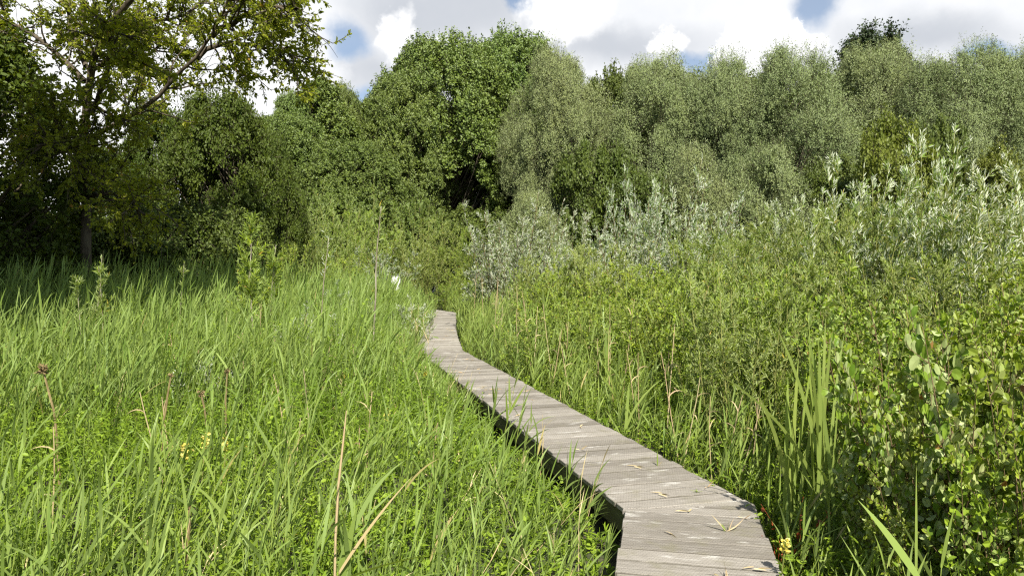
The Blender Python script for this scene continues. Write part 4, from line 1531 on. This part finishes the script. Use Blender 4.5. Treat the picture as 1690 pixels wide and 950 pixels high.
LM = [litter_mesh(s) for s in range(4)]
for k in range(46):
    s = 0 if k < 6 else (1 if k < 34 else 3)
    u, t = rng.uniform(.1, .9), rng.uniform(.02, .98)
    if s == 0:
        t = rng.uniform(.72, .98)
    a = LE[s] + (LE[s + 1] - LE[s]) * t
    b_ = RE[s] + (RE[s + 1] - RE[s]) * t
    q = a + (b_ - a) * u
    o = obj('straw_scrap', LM[k % 4])
    o.location = (q[0], q[1], DECK_Z + .008)
    o.rotation_euler = (0, 0, rng.uniform(0, 6))
    sc = rng.uniform(.5, 1.2)
    o.scale = (sc, sc, sc)
    tag(o, 'small dry straw-coloured leaf scrap lying on the boardwalk planks', 'litter', 'leaf scraps on the planks')


def stub(seed, cols, pts):
    out = []
    for k, (c, D, L, W, bend) in enumerate(pts):
        b = MB()
        b.blades(np.array([[k * .006, 0, .0]]), np.array([D], float), L, W, bend, 5, np.array([[.6, 1, 0]]) if k % 2 else np.array([[1, .4, .5]]), .7)
        out.append(('leaf', b.mesh('leaf', M[c])))
    return out


q = onplane(1197, 876, DECK_Z)
thing('reed_stub', stub(1, None, [('reed', (-.5, .1, 1), .05, .016, .1), ('dry_reed', (-.75, .15, .85), .14, .017, .05), ('dry_reed', (.9, .1, .35), .15, .010, -.8),
                                  ('reed', (.1, .1, 1), .10, .006, .6), ('dry_reed', (.3, .1, 1), .09, .007, .8)]),
      'trampled reed stub with pale split leaves growing up between the near planks', 'reed stub', q + [0, 0, .002])
q = onplane(1085, 768, DECK_Z)
thing('reed_stub', stub(2, None, [('reed', (.02, .05, 1), .13, .014, .1), ('reed', (-.15, .1, 1), .11, .008, .2), ('dry_reed', (.4, 0, .6), .05, .006, .4)]),
      'short upright green reed stub growing between the planks beyond the first bend', 'reed stub', q + [0, 0, .002])
q = onplane(1147, 812, DECK_Z)
thing('moss_tuft', stub(3, None, [('reed', (c, s_, .6), .05, .007, .9) for c, s_ in ((1, 0), (-.9, .3), (.2, .9), (-.3, -.8), (.7, -.6), (-.7, -.2))]),
      'small green weed tuft growing between planks at the first bend', 'plant', q + [0, 0, .002])

# ------------------------------------------------------------------ white container on a post at the back of the reeds
Yc = 30.0
tp, bt = at(653, 455, Yc), at(653, 480, Yc)
hh = tp[2] - bt[2]
wd = 15 / F * Yc
cont = MB()
n = 20
prof = [(.44, 0), (.48, .03), (.5, .10), (.5, .55), (.485, .86), (.45, .93), (.40, .955)]
rows = []
for r, z in prof:
    th = np.arange(n) * 2 * math.pi / n
    c, s_ = np.cos(th), np.sin(th)
    k = (np.abs(c) ** 4 + np.abs(s_) ** 4) ** (-.25)
    rows.append(np.c_[c * k * r * wd, s_ * k * r * wd * .8, np.full(n, z * hh)])
v = np.concatenate(rows)
f = [[r * n + i, r * n + (i + 1) % n, (r + 1) * n + (i + 1) % n, (r + 1) * n + i] for r in range(len(prof) - 1) for i in range(n)]
cont.add(v, [f, [list(range(n))[::-1]], [[(len(prof) - 1) * n + i for i in range(n)]]])
lid = MB()
rows = []
for r, z in [(.47, .935), (.485, .95), (.485, .99), (.44, 1.01)]:
    rows.append(np.c_[c * k * r * wd, s_ * k * r * wd * .8, np.full(n, z * hh)])
v = np.concatenate(rows)
f = [[r * n + i, r * n + (i + 1) % n, (r + 1) * n + (i + 1) % n, (r + 1) * n + i] for r in range(3) for i in range(n)]
lid.add(v, [f, [[3 * n + i for i in range(n)]], [list(range(n))[::-1]]])
hd = MB()
th = np.linspace(0, math.pi, 9)
hd.tubes(np.stack([np.cos(th) * wd * .16 + wd * .05, 0 * th, hh * 1.0 + np.sin(th) * hh * .11], 1)[None], .012, 6)
po = MB()
po.tubes(np.array([[[0, 0, -bt[2]], [0, 0, -bt[2] * .5], [0, 0, .004]]]), .05, 8)
e = thing('container', [('body', cont.mesh('body', plain('white_plastic', (.78, .77, .72), .45, .4, .06), True)),
                        ('lid', lid.mesh('lid', plain('grey_lid', (.22, .22, .22), .5))),
                        ('handle', hd.mesh('handle', plain('dark_handle', (.10, .10, .10), .5))),
                        ('post', po.mesh('post', M['bark']))],
          'white plastic container with a grey lid and loop handle at the back of the reeds', 'container', (tp[0], Yc, 0), .25)
for ch in e.children:
    ch.location.z = float(bt[2])

# ------------------------------------------------------------------ light
SUN_AZ, SUN_EL = 166.0, 47.0
sv = Vector((math.sin(R(SUN_AZ)) * math.cos(R(SUN_EL)), math.cos(R(SUN_AZ)) * math.cos(R(SUN_EL)), math.sin(R(SUN_EL))))
sun = bpy.data.lights.new('sun', 'SUN')
sun.energy = 5.0
sun.angle = R(.53)
sun.color = (1.0, .955, .87)
so = bpy.data.objects.new('sun', sun)
col.objects.link(so)
so.rotation_euler = sv.to_track_quat('Z', 'Y').to_euler()
so.location = (0, 0, 40)

w = bpy.data.worlds.new('World')
scene.world = w
w.use_nodes = True
t = NT(w.node_tree)
sky = t.n('ShaderNodeTexSky', sky_type='NISHITA')
sky.sun_disc = False
sky.sun_elevation = R(SUN_EL)
sky.sun_rotation = R(SUN_AZ)
sky.air_density = 1.0
sky.dust_density = .6
gen = t.n('ShaderNodeTexCoord').outputs['Generated']
sep = t.n('ShaderNodeSeparateXYZ')
t.put(sep.inputs[0], gen)
az = t.math('ARCTAN2', sep.outputs[0], sep.outputs[1])
el = t.math('ARCSINE', sep.outputs[2])
cmb = t.n('ShaderNodeCombineXYZ')
t.put(cmb.inputs[0], az)
t.put(cmb.inputs[1], el)
uv = cmb.outputs[0]
big = t.n('ShaderNodeTexNoise')
t.put(big.inputs['Vector'], uv)
big.inputs['Scale'].default_value = 7.0
big.inputs['Detail'].default_value = 7.0
big.inputs['Roughness'].default_value = .55
wob = t.vmath('MULTIPLY', t.vmath('SUBTRACT', big.outputs['Color'], (.5, .5, .5)), (.16, .09, 0))
fine = t.n('ShaderNodeTexNoise')
t.put(fine.inputs['Vector'], uv)
fine.inputs['Scale'].default_value = 26.0
fine.inputs['Detail'].default_value = 8.0
fine.inputs['Roughness'].default_value = .62
wob2 = t.vmath('MULTIPLY', t.vmath('SUBTRACT', fine.outputs['Color'], (.5, .5, .5)), (.085, .075, 0))
uvw = t.vmath('ADD', uv, wob)
uvc = t.vmath('ADD', uv, wob2)


def dirpx(px, py):
    p = at(px, py, 1.0) - np.array([0, 0, CAM_Z])
    p = p / np.linalg.norm(p)
    return math.atan2(p[0], p[1]), math.asin(p[2])


def blob(px, py, rx, ry, src, soft=.5):
    a, e_ = dirpx(px, py)
    q = t.vmath('MULTIPLY', t.vmath('SUBTRACT', src, (a, e_, 0)), (F / rx, F / ry, 0))
    return t.ramp(t.vmath('LENGTH', q), 1.0 + soft, 1.0 - soft)


def total(bl):
    r = bl[0]
    for b in bl[1:]:
        r = t.math('MAXIMUM', r, b)
    return r


holes = total([blob(565, 62, 42, 26, uvw), blob(600, 172, 45, 22, uvw), blob(852, 8, 22, 18, uvw), blob(1168, 92, 45, 15, uvw), blob(1342, 22, 38, 32, uvw),
               blob(1655, 74, 45, 14, uvw), blob(960, -160, 300, 60, uvw), blob(250, -200, 300, 80, uvw)])
grey = total([blob(745, 22, 150, 58, uvw, .6), blob(610, 118, 70, 40, uvw, .8), blob(1010, 70, 130, 26, uvw, .9), blob(1530, 60, 100, 22, uvw, .9)])
white = total([blob(1262, 62, 62, 46, uvc, .12), blob(1220, 92, 50, 26, uvc, .12), blob(1310, 78, 48, 24, uvc, .15), blob(655, 62, 30, 40, uvc, .35), blob(930, 20, 70, 40, uvc, .4), blob(1105, 75, 30, 16, uvc, .3),
               blob(705, 80, 30, 12, uvw, .6), blob(100, 150, 300, 160, uvw, .7), blob(500, 130, 60, 50, uvc, .5)])
# cover: nearly closed to the north, breaking up overhead and behind
cov_n = t.ramp(t.math('ADD', big.outputs[0], t.ramp(sep.outputs[1], -.2, .75, -.22, .30, False)), .46, .62)
cov = t.math('MULTIPLY', cov_n, t.math('SUBTRACT', 1.0, t.math('MULTIPLY', holes, .8)), clamp=True)
cov = t.math('MAXIMUM', cov, white)
shade = t.ramp(t.math('ADD', t.math('MULTIPLY', big.outputs[0], .7), t.math('MULTIPLY', fine.outputs[0], .3)), .36, .64, .0, .5)
cc = t.mix(shade, (.96, .97, .99), (.80, .835, .885))
cc = t.mix(t.math('MULTIPLY', grey, .6), cc, (.42, .46, .53))
cc = t.mix(t.math('MULTIPLY', white, t.ramp(fine.outputs[0], .3, .6, .55, 1.0)), cc, (1.12, 1.12, 1.12))
bg1 = t.n('ShaderNodeBackground')
t.put(bg1.inputs[0], sky.outputs[0])
bg1.inputs[1].default_value = .07
bg2 = t.n('ShaderNodeBackground')
t.put(bg2.inputs[0], cc)
bg2.inputs[1].default_value = .53
mx = t.n('ShaderNodeMixShader')
t.put(mx.inputs[0], cov)
t.t.links.new(bg1.outputs[0], mx.inputs[1])
t.t.links.new(bg2.outputs[0], mx.inputs[2])
t.t.links.new(mx.outputs[0], t.n('ShaderNodeOutputWorld').inputs[0])

# ------------------------------------------------------------------ camera and render settings
cam = bpy.data.cameras.new('camera')
cam.lens = 36 * F / 1690
cam.sensor_width = 36
cam.clip_start = .05
cam.clip_end = 3000
co = bpy.data.objects.new('camera', cam)
col.objects.link(co)
co.location = (0, 0, CAM_Z)
co.rotation_euler = (math.pi / 2 - PITCH, 0, 0)
scene.camera = co

vs = scene.view_settings
scene.display_settings.display_device = 'sRGB'
vs.view_transform = 'Standard'
vs.look = 'None'
vs.gamma = 1.0
vs.use_curve_mapping = False
vs.exposure = 1.0
cy = scene.cycles
cy.use_denoising = False
cy.use_adaptive_sampling = False
cy.max_bounces = 6
cy.diffuse_bounces = 3
cy.glossy_bounces = 2
cy.transmission_bounces = 4
cy.transparent_max_bounces = 4
cy.sample_clamp_indirect = 4.0
cy.pixel_filter_type = 'BLACKMAN_HARRIS'
cy.filter_width = 1.25
